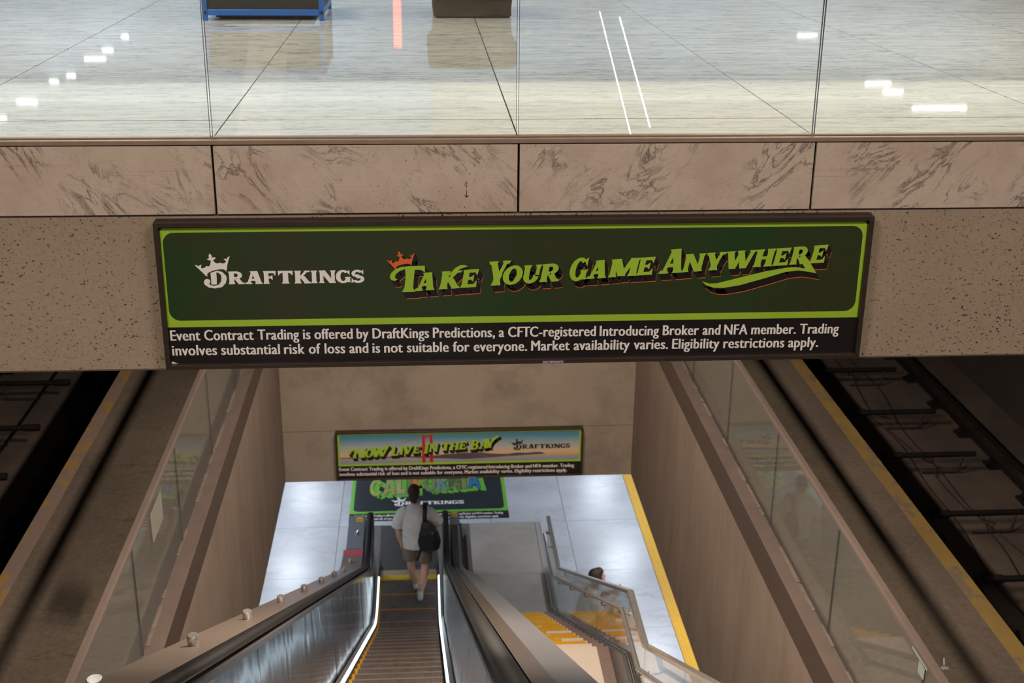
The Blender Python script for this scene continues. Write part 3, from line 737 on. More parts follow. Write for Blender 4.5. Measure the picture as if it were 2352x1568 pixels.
# well walls, in cast lifts with a joint
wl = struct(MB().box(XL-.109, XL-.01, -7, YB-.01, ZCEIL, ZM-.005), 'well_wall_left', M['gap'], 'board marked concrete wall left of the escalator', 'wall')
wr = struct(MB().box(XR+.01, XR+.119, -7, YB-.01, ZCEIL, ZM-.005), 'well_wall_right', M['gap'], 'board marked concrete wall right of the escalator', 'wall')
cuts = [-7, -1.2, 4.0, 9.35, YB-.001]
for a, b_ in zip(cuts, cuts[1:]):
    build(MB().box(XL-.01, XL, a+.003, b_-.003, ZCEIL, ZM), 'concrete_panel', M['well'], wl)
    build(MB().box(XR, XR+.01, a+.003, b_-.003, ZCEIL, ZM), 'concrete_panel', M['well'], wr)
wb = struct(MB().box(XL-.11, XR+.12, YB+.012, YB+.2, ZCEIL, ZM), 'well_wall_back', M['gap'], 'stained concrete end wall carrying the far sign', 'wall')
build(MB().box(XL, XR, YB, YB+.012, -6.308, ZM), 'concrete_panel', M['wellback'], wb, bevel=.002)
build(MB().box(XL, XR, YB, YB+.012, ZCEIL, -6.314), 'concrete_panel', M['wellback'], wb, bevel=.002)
# brown steel channel and cap along both sides of the well
for sx, xw, nm in ((-1, XL, 'left'), (1, XR, 'right')):
    f = lambda a, b: (min(a, b), max(a, b))
    a, b_ = f(xw, xw+sx*.006)
    t = struct(MB().box(*f(xw-sx*.004, xw+sx*.016), -7, YB-.012, ZM+.002, -4.702), 'trim_4' if sx < 0 else 'trim_5', M['brown_steel'], 'dark brown steel band along the %s top of the escalator well' % nm, 'trim')
    build(MB().box(*f(xw-sx*.008, xw+sx*.112), -7, YB-.012, -4.701, -4.694), 'cap_strip', M['brown_cap'], t, bevel=.002)
    g = MB()
    yy = -6.5
    while yy < YB-.3:
        L = random.uniform(.05, .5); w = random.uniform(.004, .018)
        g.box(*f(xw+sx*(.100-w), xw+sx*.113), yy, min(yy+L, YB-.05), -4.694, -4.689); yy += L+random.uniform(.0, .5)
    build(g, 'mortar_smears', M['pink'], t, kind='stuff')
    build(MB().box(*f(xw+sx*.017, xw+sx*.108), -7, YB-.012, ZM+.002, -4.703), 'curb_core', M['pink'], t)

def muni_balustrade(sx, xg, label):
    root = empty('glass_balustrade', (xg, 4, -4.70), label, 'balustrade')
    joints = [-3.23+1.45*i for i in range(12)]
    for a, b_ in zip(joints, joints[1:]):
        build(MB().box(xg-.006, xg+.006, a+.004, b_-.004, -4.720, -3.895), 'glass_panel', M['glass_m'], root)
    for a in joints[1:-1]:
        build(MB().box(xg-.0062, xg+.0062, a-.0036, a+.0036, -4.692, -3.90), 'joint_strip', M['gap'], root)
    r = MB().prism([(xg-.020, -3.90), (xg+.020, -3.90), (xg+.023, -3.872), (xg+.017, -3.852), (xg-.017, -3.852), (xg-.023, -3.872)], joints[0], joints[-1]+.2, 'y')
    build(r, 'top_rail', M['railpaint'], root)
    return root
gl = muni_balustrade(-1, -1.809, 'glass balustrade with brushed rail on the left of the well')
gr = muni_balustrade(1, 2.598, 'glass balustrade with brushed rail on the right of the well')
cl = MB().box(2.625, 2.66, 5.325, 5.352, -3.878, -3.852).tube([(2.645, 5.355, -3.85), (2.655, 5.39, -3.83)], .006, 8)
build(cl, 'rail_clip', M['steel'], gr)

# notices on the glass
n1 = build(MB().add([(-1.8025, 7.45, -4.198), (-1.8025, 7.81, -4.198), (-1.8025, 7.81, -3.978), (-1.8025, 7.45, -3.978)], [(0, 1, 2, 3)]).add([(-1.8020, 7.45, -4.198), (-1.8020, 7.81, -4.198), (-1.8020, 7.81, -3.978), (-1.8020, 7.45, -3.978)], [(0, 1, 2, 3)]),
           'glass_notice', M['notice'], label='pale paper notice stuck on the left glass balustrade', category='notice', recalc=False)
for (y0, y1, z0, z1, lab) in ((5.425, 5.640, -3.934, -3.878, 'upper pale notice stuck near the rail of the right glass balustrade'), (5.455, 5.536, -4.011, -3.941, 'lower pale notice stuck on the right glass balustrade')):
    build(MB().box(2.5905, 2.5915, y0, y1, z0, z1), 'glass_notice', M['notice2'], label=lab, category='notice')

# platform edge strips
for x0, x1, nm in ((3.90, 4.033, 'right'), (-3.161, -3.035, 'left')):
    t = struct(MB().box(x0, x1, -7, 40, ZM-.06, ZM+.004), 'trim_6' if x0 > 0 else 'trim_7', M['edge_y'] if x0 > 0 else M['edge_yl'], 'worn yellow edge strip of the %s middle platform' % nm, 'trim')
# track beds, tunnel walls
ZB = -6.08
for x0, x1, nm in ((4.05, 13.9, 'right'), (-13.9, -3.18, 'left')):
    struct(MB().box(x0, x1, -7, 40, ZB-.3, ZB), 'track_bed', M['dark'], 'dark track bed beside the %s middle platform' % nm, 'floor')
struct(MB().box(3.75, 4.02, -7, 40, ZB-.3, ZM-.36), 'platform_face', M['darkwall'], 'dark vertical face under the right platform edge', 'wall')
struct(MB().box(-3.15, -2.9, -7, 40, ZB-.3, ZM-.36), 'platform_face', M['darkwall'], 'dark vertical face under the left platform edge', 'wall')
struct(MB().box(6.9, 7.1, -7, 40, ZB, -4.2), 'divider_wall', M['darkwall'], 'low dark wall between the right tracks', 'wall')

def rail(x, label, group):
    root = empty('track_rail', (x, 12, ZB), label, 'rail', group)
    build(MB().prism([(x-.07, ZB+.03), (x+.07, ZB+.03), (x+.07, ZB+.045), (x+.012, ZB+.06), (x+.012, ZB+.135), (x+.036, ZB+.145), (x+.036, ZB+.172), (x-.036, ZB+.172), (x-.036, ZB+.145), (x-.012, ZB+.135), (x-.012, ZB+.06), (x-.07, ZB+.045)], -6, 39, 'y'), 'rail_bar', M['railhead'], root)
    for i in range(0, 12):
        y = 8.75+.815*i
        fb = build(MB().box(x-.17, x+.17, y-.09, y+.09, ZB+.001, ZB+.029), 'base_plate', M['iron'], root)
        for s in (-1, 1):
            build(MB().box(x+s*.115-.035, x+s*.115+.035, y-.03, y+.03, ZB+.030, ZB+.075).tube([(x+s*.13, y, ZB+.07), (x+s*.13, y, ZB+.11)], .016, 8), 'rail_clip', M['iron'], root)
    return root
for x, lab in ((4.78, 'steel rail close under the right platform edge'), (6.22, 'steel rail with bolted clips farther right on the right track'),
               (-3.92, 'steel rail close under the left platform edge'), (-5.36, 'steel rail farther left on the left track')):
    rail(x, lab, None) if True else None

def tie(x0, x1, y, label, group, flip=1):
    root = empty('cable_bracket', ((x0+x1)/2, y, ZB), label, 'bracket', group)
    z = ZB+.20
    build(MB().tube([(x0, y, z), (x1, y, z)], .030, 10), 'cross_bar', M['iron'], root, smooth=True)
    e = x0 if flip > 0 else x1; s = 1 if flip > 0 else -1
    build(MB().tube([(e-s*.01, y, z), (e+s*.16, y, z)], .040, 10), 'end_sleeve', M['iron'], root, smooth=True)
    lx = x1-.13 if flip > 0 else x0+.13
    build(MB().tube([(lx, y, z), (lx-s*.03, y-.03, z-.03), (lx-s*.05, y-.05, z-.12), (lx-s*.05, y-.05, ZB+.03), (lx-s*.10, y-.05, ZB+.018), (lx-s*.45, y-.05, ZB+.018)], .014, 8), 'bent_leg', M['cable'], root, smooth=True)
    return root
for i, y in enumerate((14.35, 13.05, 11.92, 10.62, 9.42, 8.15)):
    tie(4.90, 5.87, y, ['bracket bar', 'second bracket bar', 'third bracket bar', 'fourth bracket bar', 'fifth bracket bar', 'sixth bracket bar'][i]+' from the far end across the right track', 'bracket bars across the right track')
for i, y in enumerate((14.4, 13.1, 11.9, 10.6)):
    tie(-5.2, -4.28, y, ['dark bracket bar', 'second dark bracket bar', 'third dark bracket bar', 'fourth dark bracket bar'][i]+' from the far end across the left track', 'bracket bars across the left track', -1)
cb = empty('signal_cable', (5.3, 11, ZB), 'thin slack cables lying along the right track bed', 'cable')
for k in range(3):
    pts = []
    for i in range(60):
        y = 6+i*.17; pts.append((5.22+.16*k+.07*sin(y*1.15+k*1.7)+.03*sin(y*3.1+k), y, ZB+.012+(.20 if k == 1 else .0)*max(0, 1-abs(((y-8.15) % 1.24)-.0)*3)))
    build(MB().tube(pts, .007, 6), 'cable_run', M['cable'], cb, smooth=True)
pts = [(-4.62, 4+i*.5, ZB+.05) for i in range(40)]
build(MB().tube(pts, .012, 6), 'signal_cable', M['railhead'], label='straight pale cable lying along the left track bed', category='cable')

# --- sign 2 on the end wall
D2 = -4.945                # offset of the sign frame in height
s2 = sign_body(13.72, D2, 'far sign over the escalator with NOW LIVE IN THE BAY across a bridge view', YB-.002)
yv = 13.72
zt, zb_ = -1.376+D2, -1.80+D2
build(fmesh([[(-1.0565, zb_), (1.8455, zb_), (1.8455, zt), (-1.0565, zt)]], yv-.0006), 'green_border', M['sgreen'], s2)
px0, px1, pz0, pz1 = -1.035, 1.826, -1.772+D2, -1.398+D2
build(fmesh([rrect(px0, px1, pz0, pz1, .03)], yv-.0012), 'sky_picture', M['sky'], s2)
hz = pz0+.085
hills = [(px0, hz-.012)]+[(px0+i*.06, hz-.004+.022*max(0, mnoise.noise(Vector((i*.35, 3.3, 0))))+(.035*math.exp(-((i*.06-1.55)/.32)**2))+(.018*math.exp(-((i*.06-2.3)/.25)**2))) for i in range(0, 41)]
hills += [(px0+2.46, hz-.002), (px0+2.2, hz-.014), (px0+1.9, hz-.03), (px0+1.5, hz-.05), (px0+1.1, hz-.03), (px0+.8, hz-.014)]
build(fmesh([hills], yv-.0018), 'hills_picture', M['hill'], s2)
tw = []
for x in (-.055, .036): tw.append([(x-.006, pz0), (x+.036, pz0), (x+.031, pz1-.006), (x-.002, pz1-.012)])
for z in (pz1-.045, pz1-.16, pz1-.27): tw.append([(-.05, z), (.06, z+.006), (.06, z+.028), (-.05, z+.022)])
build(fmesh(tw, yv-.0024), 'bridge_tower_picture', M['redtower'], s2)
cbp = MB()
def cab(pts, w, y): stroke(cbp, pts, w, y)
cab([(-.052, pz1-.02), (-.30, pz1-.11), (-.62, pz1-.26), (-.80, pz0+.01)], .004, yv-.0021)
cab([(-.040, pz1-.02), (-.26, pz1-.11), (-.55, pz1-.26), (-.70, pz0+.01)], .003, yv-.0021)
cab([(.056, pz1-.015), (.18, pz1-.09), (.40, pz1-.22), (.75, pz0+.05), (.95, pz0+.065)], .004, yv-.0021)
cab([(.52, pz0+.005), (.75, pz0+.045), (.95, pz0+.06), (1.0, pz0+.10)], .006, yv-.0021)
build(cbp, 'bridge_cables_picture', M['rose'], s2, recalc=False)
H2 = []
for ch, a, b_, zb2, h in [('N', -.885, -.742, -6.640, .118), ('O', -.746, -.648, -6.632, .105), ('W', -.668, -.475, -6.628, .108), ('L', -.437, -.345, -6.618, .118), ('I', -.335, -.292, -6.604, .100), ('V', -.302, -.180, -6.602, .100), ('E', -.174, -.094, -6.594, .095),
                       ('I', -.042, .006, -6.598, .125), ('N', .018, .118, -6.577, .105), ('T', .160, .262, -6.566, .100), ('H', .262, .372, -6.562, .100), ('E', .376, .462, -6.553, .098), ('B', .508, .604, -6.561, .125), ('A', .612, .722, -6.550, .122), ('Y', .676, .800, -6.540, .115)]:
    H2 += fat(place(glyph(ch), a, b_, zb2, h, .19, .06), .003)
H2 += [[(-.70, -6.60), (-.56, -6.57), (-.47, -6.51), (-.437, -6.487), (-.48, -6.485), (-.55, -6.515)], [(-.872, -6.52), (-.91, -6.53), (-.933, -6.56), (-.93, -6.585), (-.90, -6.59), (-.905, -6.565), (-.88, -6.545), (-.85, -6.54)],
       [(.76, -6.45), (.79, -6.41), (.83, -6.387), (.872, -6.388), (.85, -6.405), (.82, -6.42), (.79, -6.46)]]
build(fmesh(swept(H2, .022, -.040), yv-.0030), 'headline_shadow', M['sblack'], s2)
build(fmesh(H2, yv-.0036), 'headline', M['sgreen'], s2, label='bright green slab lettered headline')
build(fmesh(xform(WORDMARK, 1.05, 1.05, .999, -6.562), yv-.0030), 'wordmark', M['black'], s2, label='black crowned wordmark')

# ------------------------------------------------------------------ lower platform level
lf = struct(MB().box(-6.5, 3.40, 8, 34, ZF-.3, ZF-.012), 'floor', M['grout'], 'white marble floor of the lower platform', 'floor')
xs = [-5.086, -3.866, -2.646, -1.426, -.206, 1.014, 2.234, 3.40]; ysj = [18.12+1.555*k for k in range(-6, 10)]
tb = None; 
def ltile(x0, x1, y0, y1):
    global tb
    if abs(x1-x0-1.22) < .001:
        if tb is None: tb = build(MB().box(x0+.003, x1-.003, y0+.003, y0+1.555-.003, ZF-.011, ZF), 'marble_tile', M['low_floor'], lf, bevel=.0015); tb['o'] = 0; ltile.o = (x0, y0)
        else: clone(tb, x0-ltile.o[0], y0-ltile.o[1], 0)
    else: build(MB().box(x0+.003, x1-.003, y0+.003, y1-.003, ZF-.011, ZF), 'marble_tile', M['low_floor'], lf, bevel=.0015)
for y0, y1 in zip(ysj, ysj[1:]):
    for x0, x1 in zip(xs, xs[1:]):
        if y0 > 18 or x1 < -1.4 or x0 > 2.2: ltile(x0, x1, y0, y1)
        elif x0 < -1.4: ltile(-1.426, -1.21, y0, y1)
        elif x0 == 1.014: ltile(1.80, 2.234, y0, y1)
for i, (y0, y1) in enumerate(((15.25, 16.53), (16.53, 18.12))):
    build(MB().box(.66, 1.715, y0+.003, y1-.003, ZF-.011, ZF), 'concrete_slab', M['stone_c'], lf, bevel=.0015)
    build(MB().box(1.722, 1.797, y0+.003, y1-.003, ZF-.011, ZF-.0005), 'border_strip', M['stone_c'], lf)
# tactile edge
te = struct(MB().box(3.40, 4.06, 8, 34, ZF-.3, ZF-.014), 'trim_8', M['grout'], 'yellow tactile warning edge along the lower platform', 'trim')
def tact(y0, y1, mat):
    m_ = MB().box(3.405, 4.015, y0+.002, y1-.002, ZF-.012, ZF+.001)
    return build(m_, 'tactile_tile', mat, te)
def domes(y0, y1, mat, par):
    d = MB()
    for ix in range(11):
        for iy in range(int((y1-y0)/.055)):
            x = 3.435+ix*.055; y = y0+.03+iy*.055
            vs = [(x+.012*cos(a*pi/3), y+.012*sin(a*pi/3), ZF+.001) for a in range(6)]+[(x+.007*cos(a*pi/3), y+.007*sin(a*pi/3), ZF+.0055) for a in range(6)]
            d.add(vs, [(a, (a+1) % 6, 6+(a+1) % 6, 6+a) for a in range(6)]+[tuple(range(6, 12))])
    return build(d, 'tactile_domes', mat, par, kind='stuff', recalc=False)
t0 = tact(13.92, 15.14, M['tactile']); d0 = domes(13.92, 15.14, M['tactile'], t0)
for i in range(1, 9):
    c = clone(t0, 0, 1.22*i, 0); clone(d0, 0, 1.22*i, 0, c)
t1 = tact(12.70, 13.92, M['tactile_b']); domes(12.70, 13.92, M['tactile_b'], t1)
struct(MB().box(4.08, 14, 6, 44, ZF-1.4, ZF-1.1), 'track_bed', M['dark'], 'dark trackway beyond the lower platform edge', 'floor')
struct(MB().box(-14, 14, 33.8, 34, ZF, ZCEIL), 'lower_wall_back', M['lowceil'], 'pale far wall of the lower platform', 'wall')
lc = MB().box(-14, XL-.11, -7, 40, ZCEIL, ZCEIL+.02).box(XR+.12, 14, -7, 40, ZCEIL, ZCEIL+.02).box(XL-.11, XR+.12, YB+.2, 40, ZCEIL, ZCEIL+.02)
struct(lc, 'lower_ceiling', M['lowceil'], 'grey ceiling around the escalator well above the lower platform', 'ceiling')

# floor poster
fp = empty('floor_poster', (.03, 19.6, ZF), 'large dark floor decal with CALIFORNIA lettering at the foot of the escalator', 'poster')
zz = ZF+.0012
FX0, FX1, FY0, FY1 = -1.285, 1.322, 18.27, 21.6
def ff(polys, z): mb = MB(); mb.floorflat([tri_ok(p) for p in polys], z); return mb
build(MB().box(FX0, FX1, FY0, FY1, ZF+.0002, zz), 'decal_sheet', M['sblack'], fp)
n = N('decal_dark'); v = n.coords(rnd=False); n.p(Base__Color=n.ramp(n.noise(v, 1.6, 5), [(.35, srgb('#20282c')), (.6, srgb('#2a3136')), (.75, srgb('#243a22'))]), Roughness=.3); M['decal'] = n.m
n = N('decal_green'); n.p(Base__Color=srgb('#6fbe3a'), Roughness=.4); M['dgreen'] = n.m
build(ff([[(FX0, 18.53), (FX1, 18.53), (FX1, FY1), (FX0, FY1)]], zz+.0005), 'green_border', M['dgreen'], fp)
build(ff([rrect(FX0+.06, FX1-.06, 18.60, FY1-.07, .09)], zz+.0010), 'dark_field', M['decal'], fp)
mb = MB()
for q in range(4):
    for p in shift(xform(TXT1[q], .86, 1.6, 0, 0), -1.20, 18.42)+shift(xform(TXT2[q], .86, 1.6, 0, 0), -1.20, 18.31): mb.add([(a, b_, zz+.0005+q*8e-5) for a, b_ in p], [tuple(range(len(p)))])
build(mb, 'small_print', M['swhite'], fp)
build(ff(xform(WORDMARK, 1.78, 2.15, -.615, 18.80), zz+.0016), 'wordmark', M['swhite'], fp, label='white crowned wordmark')
cols = [('#e0b848', '#8fb05a', '#c98a30'), ('#d6b45a', '#8aa860', '#b07a3a'), ('#8a9a70', '#c9b880', '#6a7a4a'), ('#a8a060', '#6d7a48', '#c0a860'), ('#c8502a', '#e0903a', '#a02818'), ('#6a5a48', '#8a9a6a', '#4a4a40'),
        ('#9aa8a0', '#6a8a98', '#b0a078'), ('#7d8a60', '#4a5a3a', '#a8a070'), ('#c98a4a', '#7a8a60', '#d0a060'), ('#3a8a98', '#2a6ab0', '#4a9a80')]
SAN = {'C': ring(.5, .5, .5, .5, .30, .2, 30, 330, 22), 'A': dg(.16, 0, .42, 1, .32)+dg(.84, 0, .58, 1, .32)+bar(.3, .7, .2, .38)+bar(.3, .7, .8, 1), 'L': bar(.0, .45, 0, 1)+bar(0, .95, 0, .24), 'I': bar(.1, .9, 0, 1), 'F': bar(0, .42, 0, 1)+bar(0, .95, .78, 1)+bar(0, .8, .42, .6),
       'O': ring(.5, .5, .5, .5, .30, .2, 0, 360, 26), 'R': bar(0, .38, 0, 1)+ring(.45, .7, .5, .3, .3, .16, -90, 90)+bar(.3, .5, .84, 1)+bar(.3, .5, .4, .56)+dg(.82, 0, .5, .5, .36), 'N': bar(0, .34, 0, 1)+bar(.66, 1, 0, 1)+dg(.80, 0, .20, 1, .38)}
xx = -.985; ww = dict(C=.235, A=.235, L=.17, I=.10, F=.185, O=.235, R=.20, N=.235)
drop = []
for k, ch in enumerate('CALIFORNIA'):
    w = ww[ch]; yb2 = 19.13+.135*(xx+.985)/1.0
    pl = place(SAN[ch], xx, xx+w*.93, yb2, .62)
    drop += pl
    build(ff(pl, zz+.0024), 'poster_letter', collage('poster_letter_%s' % 'abcdefghij'[k], cols[k], .6*k), fp)
    xx += w*.985
build(ff(swept(shift(drop, .02, -.01), .075, -.095), zz+.0016), 'letter_shadow', M['dgreen'], fp)
build(ff(shift(swept(drop, .010, -.016), 0, 0), zz+.0020), 'letter_edge', M['sblack'], fp)

# ------------------------------------------------------------------ escalator
T = tan(radians(29.1)); YK = 15.2; EC = -.30      # bottom knee, centre line
def ramp_s(u, w=.55): return 0 if u < -w else ((u+w)**2/(4*w) if u < w else u)
def nose(y): return ZF + T*ramp_s(YK-y)
YT = .9
def yst(a, b, n): return [a+(b-a)*i/n for i in range(n+1)]
inc = yst(YT, 14.0, 8)+yst(14.2, 16.4, 16)
es = empty('escalator', (EC, 9, ZF), 'stainless steel escalator running down the middle of the well to the lower platform', 'escalator')
hw = .42
# steps: flat ones at the foot, then the stair
def step(y1, zt, first=False):
    r = build(MB().box(EC-.01-hw, EC-.01+hw, y1-.40, y1, zt-.035, zt), 'step_tread', M['step'], es)
    build(MB().box(EC-.01-hw, EC-.01+hw, y1-.006, y1+.0, zt-T*.40+.004, zt-.036), 'step_riser', M['riser'], r)
    e = MB().box(EC-.01-hw, EC-.01-hw+.028, y1-.395, y1-.002, zt, zt+.004)
    build(e, 'side_line', M['yline'], r)
    if first: build(MB().box(EC-.01-hw+.03, EC-.01+hw-.03, y1-.398, y1-.378, zt, zt+.003), 'edge_line', M['yline'], r)
    else: build(MB().box(EC-.01-hw+.03, EC-.01+hw-.002, y1-.018, y1+.001, zt, zt+.002), 'worn_nosing', M['nosing'], r)
    return r
k = 0; y1 = 16.44
for k in range(3): step(16.44-.4*k, ZF, True)
fl0 = 16.44-1.2
s0 = step(fl0, ZF+T*.12)
y1 = fl0-.4; z1 = ZF+T*.40
s0 = step(y1, z1); i = 0
while y1-.4*(i+1) > YT+.4:
    i += 1; clone_tree(s0, (0, -.4*i, T*.4*i), es)
# comb and landing plate
build(MB().box(EC-.01-hw, EC-.01+hw, 16.445, 16.58, ZF-.03, ZF+.006), 'comb', M['comb'], es)
build(MB().box(EC-.01-hw, EC-.01+hw, 16.585, 16.73, ZF-.03, ZF+.004), 'comb_plate', M['combplate'], es)
build(MB().box(EC-.01-hw-.02, EC-.01+hw+.02, 16.735, 18.11, ZF-.03, ZF+.003), 'landing_plate', M['landing'], es)
for sx, pm in ((-1, 'panel'), (1, 'panel_r')):
    X = lambda d: EC+sx*d
    # skirt and bright inner strip
    build(MB().sweep([(X(.432), -.30), (X(.432), .075), (X(.444), .075), (X(.444), -.30)], inc+yst(16.6, 16.9, 3), nose), 'skirt_panel', M['skirt'], es, smooth=True)
    build(MB().sweep([(X(.430), .076), (X(.434), .094), (X(.449), .104), (X(.453), .076)], inc, nose), 'light_strip', M['strip'], es, smooth=True)
    build(MB().sweep([(X(.4535), .076), (X(.451), .106), (X(.490), .112), (X(.498), .076)], inc+[16.7], nose), 'skirt_moulding', M['steel'], es, smooth=True)
    # balustrade panels, about a metre each, split at their seams
    seams = [1.25, 2.25, 3.27, 4.27, 5.25, 6.23, 7.28, 8.25, 9.25, 10.25, 11.25, 12.25, 13.2, 14.1, 15.0, 15.8, 16.7]
    for a, b_ in zip(seams, seams[1:]):
        ys_ = [y for y in yst(a+.003, b_-.003, 6)]
        jit = random.uniform(-.004, .004)
        build(MB().sweep([(X(.500+jit), .112), (X(.527-jit), .915), (X(.535-jit), .915), (X(.508+jit), .112)], ys_, nose), 'inner_panel', M[pm], es, smooth=True)
    # mouldings under the handrail
    build(MB().sweep([(X(.505), .918), (X(.505), .945), (X(.600), .945), (X(.600), .918)], inc+[16.75], nose), 'handrail_base', M['deck'], es, smooth=True)
    # handrail with its return at the foot
    path = [(X(.553), y, nose(y)+.985) for y in inc]+[(X(.553), 16.62, ZF+.985)]
    for q in range(1, 11):
        a = pi/2-pi*q/10; path.append((X(.553), 16.66+.21*cos(a), ZF+.775+.21*sin(a)))
    path += [(X(.553), 16.4, ZF+.565), (X(.553), 15.9, ZF+.565)]
    build(MB().tube(path, [(.046, .022)]*len(path), 12, ref=(1, 0, 0)), 'handrail', M['rubber'], es, smooth=True)
    # newel body
    nb = [(15.75, ZF+.003), (16.55, ZF+.003), (16.62, ZF+.25), (16.66, ZF+.575)]
    for q in range(0, 9):
        a = -pi/2+pi*q/8; nb.append((16.66+.185*cos(a), ZF+.775+.185*sin(a)))
    nb += [(15.75, ZF+.955)]
    build(MB().prism(nb, X(.535), X(.572), 'x'), 'newel', M['deckend'], es, bevel=.003)
# outer decks
dl = build(MB().sweep([(-.915, .955), (-1.19, .955), (-1.19, .915), (-.915, .915)], inc[:-5], nose), 'outer_deck', M['deck_l'], es, smooth=True)
build(MB().sweep([(-.875, .85), (-1.185, .85), (-1.185, -.35), (-.875, -.35)], inc[:-5], nose), 'outer_cladding', M['deck'], es, smooth=True)
ye0 = inc[-6]
build(MB().box(-1.16, -.915, 15.75, 16.72, ZF, ZF+.95), 'deck_end', M['deckend'], es, bevel=.012, seg=2)
build(MB().sweep([(-.915, .958), (-1.17, .958), (-1.17, .2), (-.915, .2)], yst(ye0, 15.50, 3), nose), 'deck_shoulder', M['deckend'], es)
build(MB().sweep([(-.915, .962), (-1.17, .962), (-1.17, .2), (-.915, .2)], yst(15.505, 15.70, 3), nose), 'red_stripe', M['red'], es, label='red stripe across the deck end')
build(MB().tube([(-1.03, 16.15, ZF+.95), (-1.03, 16.15, ZF+.975)], .022, 12).tube([(-1.03, 16.15, ZF+.972), (-1.0, 16.2, ZF+.99)], .012, 8), 'key_switch', M['steel'], es, smooth=True)
build(MB().sweep([(.335, .935), (.415, .935), (.415, .90), (.335, .90)], inc, nose), 'inner_deck', M['deck_in'], es, smooth=True)
xo = lambda y: .572 if y < 13.6 else max(.46, .572-.112*(y-13.6)/1.6)
build(MB().sweepf(lambda y: [(.418, .930), (xo(y), .912), (xo(y), .80), (.418, .80)], inc, nose), 'outer_deck', M['deck'], es, smooth=True)
build(MB().sweepf(lambda y: [(.330, .80), (xo(y)-.005, .80), (xo(y)-.005, -.35), (.330, -.35)], inc, nose), 'outer_cladding', M['deck'], es, smooth=True)
build(MB().box(.318, .460, 16.42, 16.80, ZF, ZF+.94), 'deck_end', M['deckend'], es, bevel=.012, seg=2)
build(MB().box(.500, .53, 16.43, 18.0, ZF, ZF+.08).box(.56, .60, 16.43, 17.7, ZF, ZF+.03), 'floor_guide', M['iron'], es)
# yellow safety tags with pictograms
for x0, x1, y0, y1, z in ((-1.045, -.955, 16.53, 16.66, ZF+.9515), (.335, .425, 16.63, 16.76, ZF+.9415)):
    tg = build(MB().box(x0, x1, y0, y1, z-.001, z), 'safety_tag', M['ytag'], es, label='small yellow safety tag')
    pic = []
    for q in range(3): 
        cx = x0+.02+q*.025; pic += [[(cx-.006, y0+.02), (cx+.006, y0+.02), (cx+.006, y0+.075), (cx-.006, y0+.075)], [(cx+.006*cos(a*pi/3), y0+.09+.008*sin(a*pi/3)) for a in range(6)]]
    build(ff(pic, z+.0004), 'tag_pictogram', M['black'], tg)
# anti-slide knobs on the left deck
for i, y in enumerate((2.0, 3.5, 5.0, 6.52, 8.03, 9.55, 11.1, 12.62, 14.05, 15.25)):
    kb = build(MB().lathe((-1.075, y, nose(y)+.950), [(.026, 0), (.027, .003), (.027, .060), (.024, .064)], 20), 'deck_knob', M['steel'], es, smooth=True)

# ------------------------------------------------------------------ staircase and its guard
stc = empty('staircase', (1.15, 12, ZF), 'terrazzo staircase with yellow painted treads to the right of the escalator', 'stairs')
NR, RUN, RISE = 17, .3106, .1753
for i in range(1, NR+1):
    y1 = 15.2-RUN*(i-1); zt = ZF+RISE*i
    y0 = y1-RUN
    if i == NR: y0 = 8.9
    s_ = build(MB().box(.60, 1.585, y0, y1, zt-RISE+.001, zt), 'stair_step', M['tread'], stc)
    build(MB().box(1.587, 1.70, y0, y1, zt-RISE+.001, zt-.002), 'step_gutter', M['gutter'], s_)
    if i < NR-1 or True:
        if i <= NR-1:
            xe = 1.575 if i not in (11, 14, 16) else (1.30, 1.36, 1.22)[(11, 14, 16).index(i)]
            w = .26 if i < 13 else .24
            build(MB().box(.602, xe, y1-w, y1-.004, zt+.0002, zt+.0022), 'painted_nosing', M['ypaint'], s_)
for i in range(1, 11):
    y1 = 8.9-RUN*(i-1); zt = ZF+RISE*(NR+i)
    s_ = build(MB().box(.60, 1.585, y1-RUN, y1, zt-RISE+.001, zt), 'stair_step', M['tread'], stc)
    build(MB().box(1.587, 1.70, y1-RUN, y1, zt-RISE+.001, zt-.002), 'step_gutter', M['gutter'], s_)
def skirt_z(y):
    if y > 15.2: return ZF
    if y > 9.50: return ZF+(15.2-y)*(RISE/RUN)
    if y > 8.72: return ZF+(15.2-9.50)*(RISE/RUN)
    return ZF+(15.2-9.50+8.72-y)*(RISE/RUN)
yk = [15.30]+yst(15.2, 9.52, 10)+[9.48, 9.0, 8.74]+yst(8.70, 5.9, 5)
yk = yk[::-1]
build(MB().sweep([(1.702, -.30), (1.702, .17), (1.735, .175), (1.735, -.30)], yk, skirt_z), 'stringer', M['deck'], stc)
build(MB().sweep([(1.785, -.30), (1.785, .17), (1.83, .165), (1.83, -.30)], yk, skirt_z), 'outer_stringer', M['deck'], stc)

gd = empty('stair_guard', (1.76, 12, ZF), 'glass guard with steel rails along the right of the staircase', 'guard')
build(MB().sweep([(1.740, .10), (1.740, .19), (1.751, .19), (1.751, .10)], yk, skirt_z).sweep([(1.769, .10), (1.769, .19), (1.780, .19), (1.780, .10)], yk, skirt_z), 'base_shoe', M['steel'], gd)
build(MB().box(1.735, 1.751, 15.32, 16.55, ZF, ZF+.10).box(1.769, 1.785, 15.32, 16.55, ZF, ZF+.10), 'floor_shoe', M['steel'], gd, bevel=.003)
TR = [(16.45, -8.985), (14.97, -8.965), (9.53, -5.965), (8.74, -5.985), (5.9, -4.42)]
def tr_z(y):
    for (a, za), (b_, zb2) in zip(TR, TR[1:]):
        if b_ <= y <= a: return za+(zb2-za)*(a-y)/(a-b_)
    return TR[-1][1] if y < 5.9 else TR[0][1]
pan = [16.42, 15.0, 13.2, 11.4, 9.55, 8.74, 7.3, 5.95]
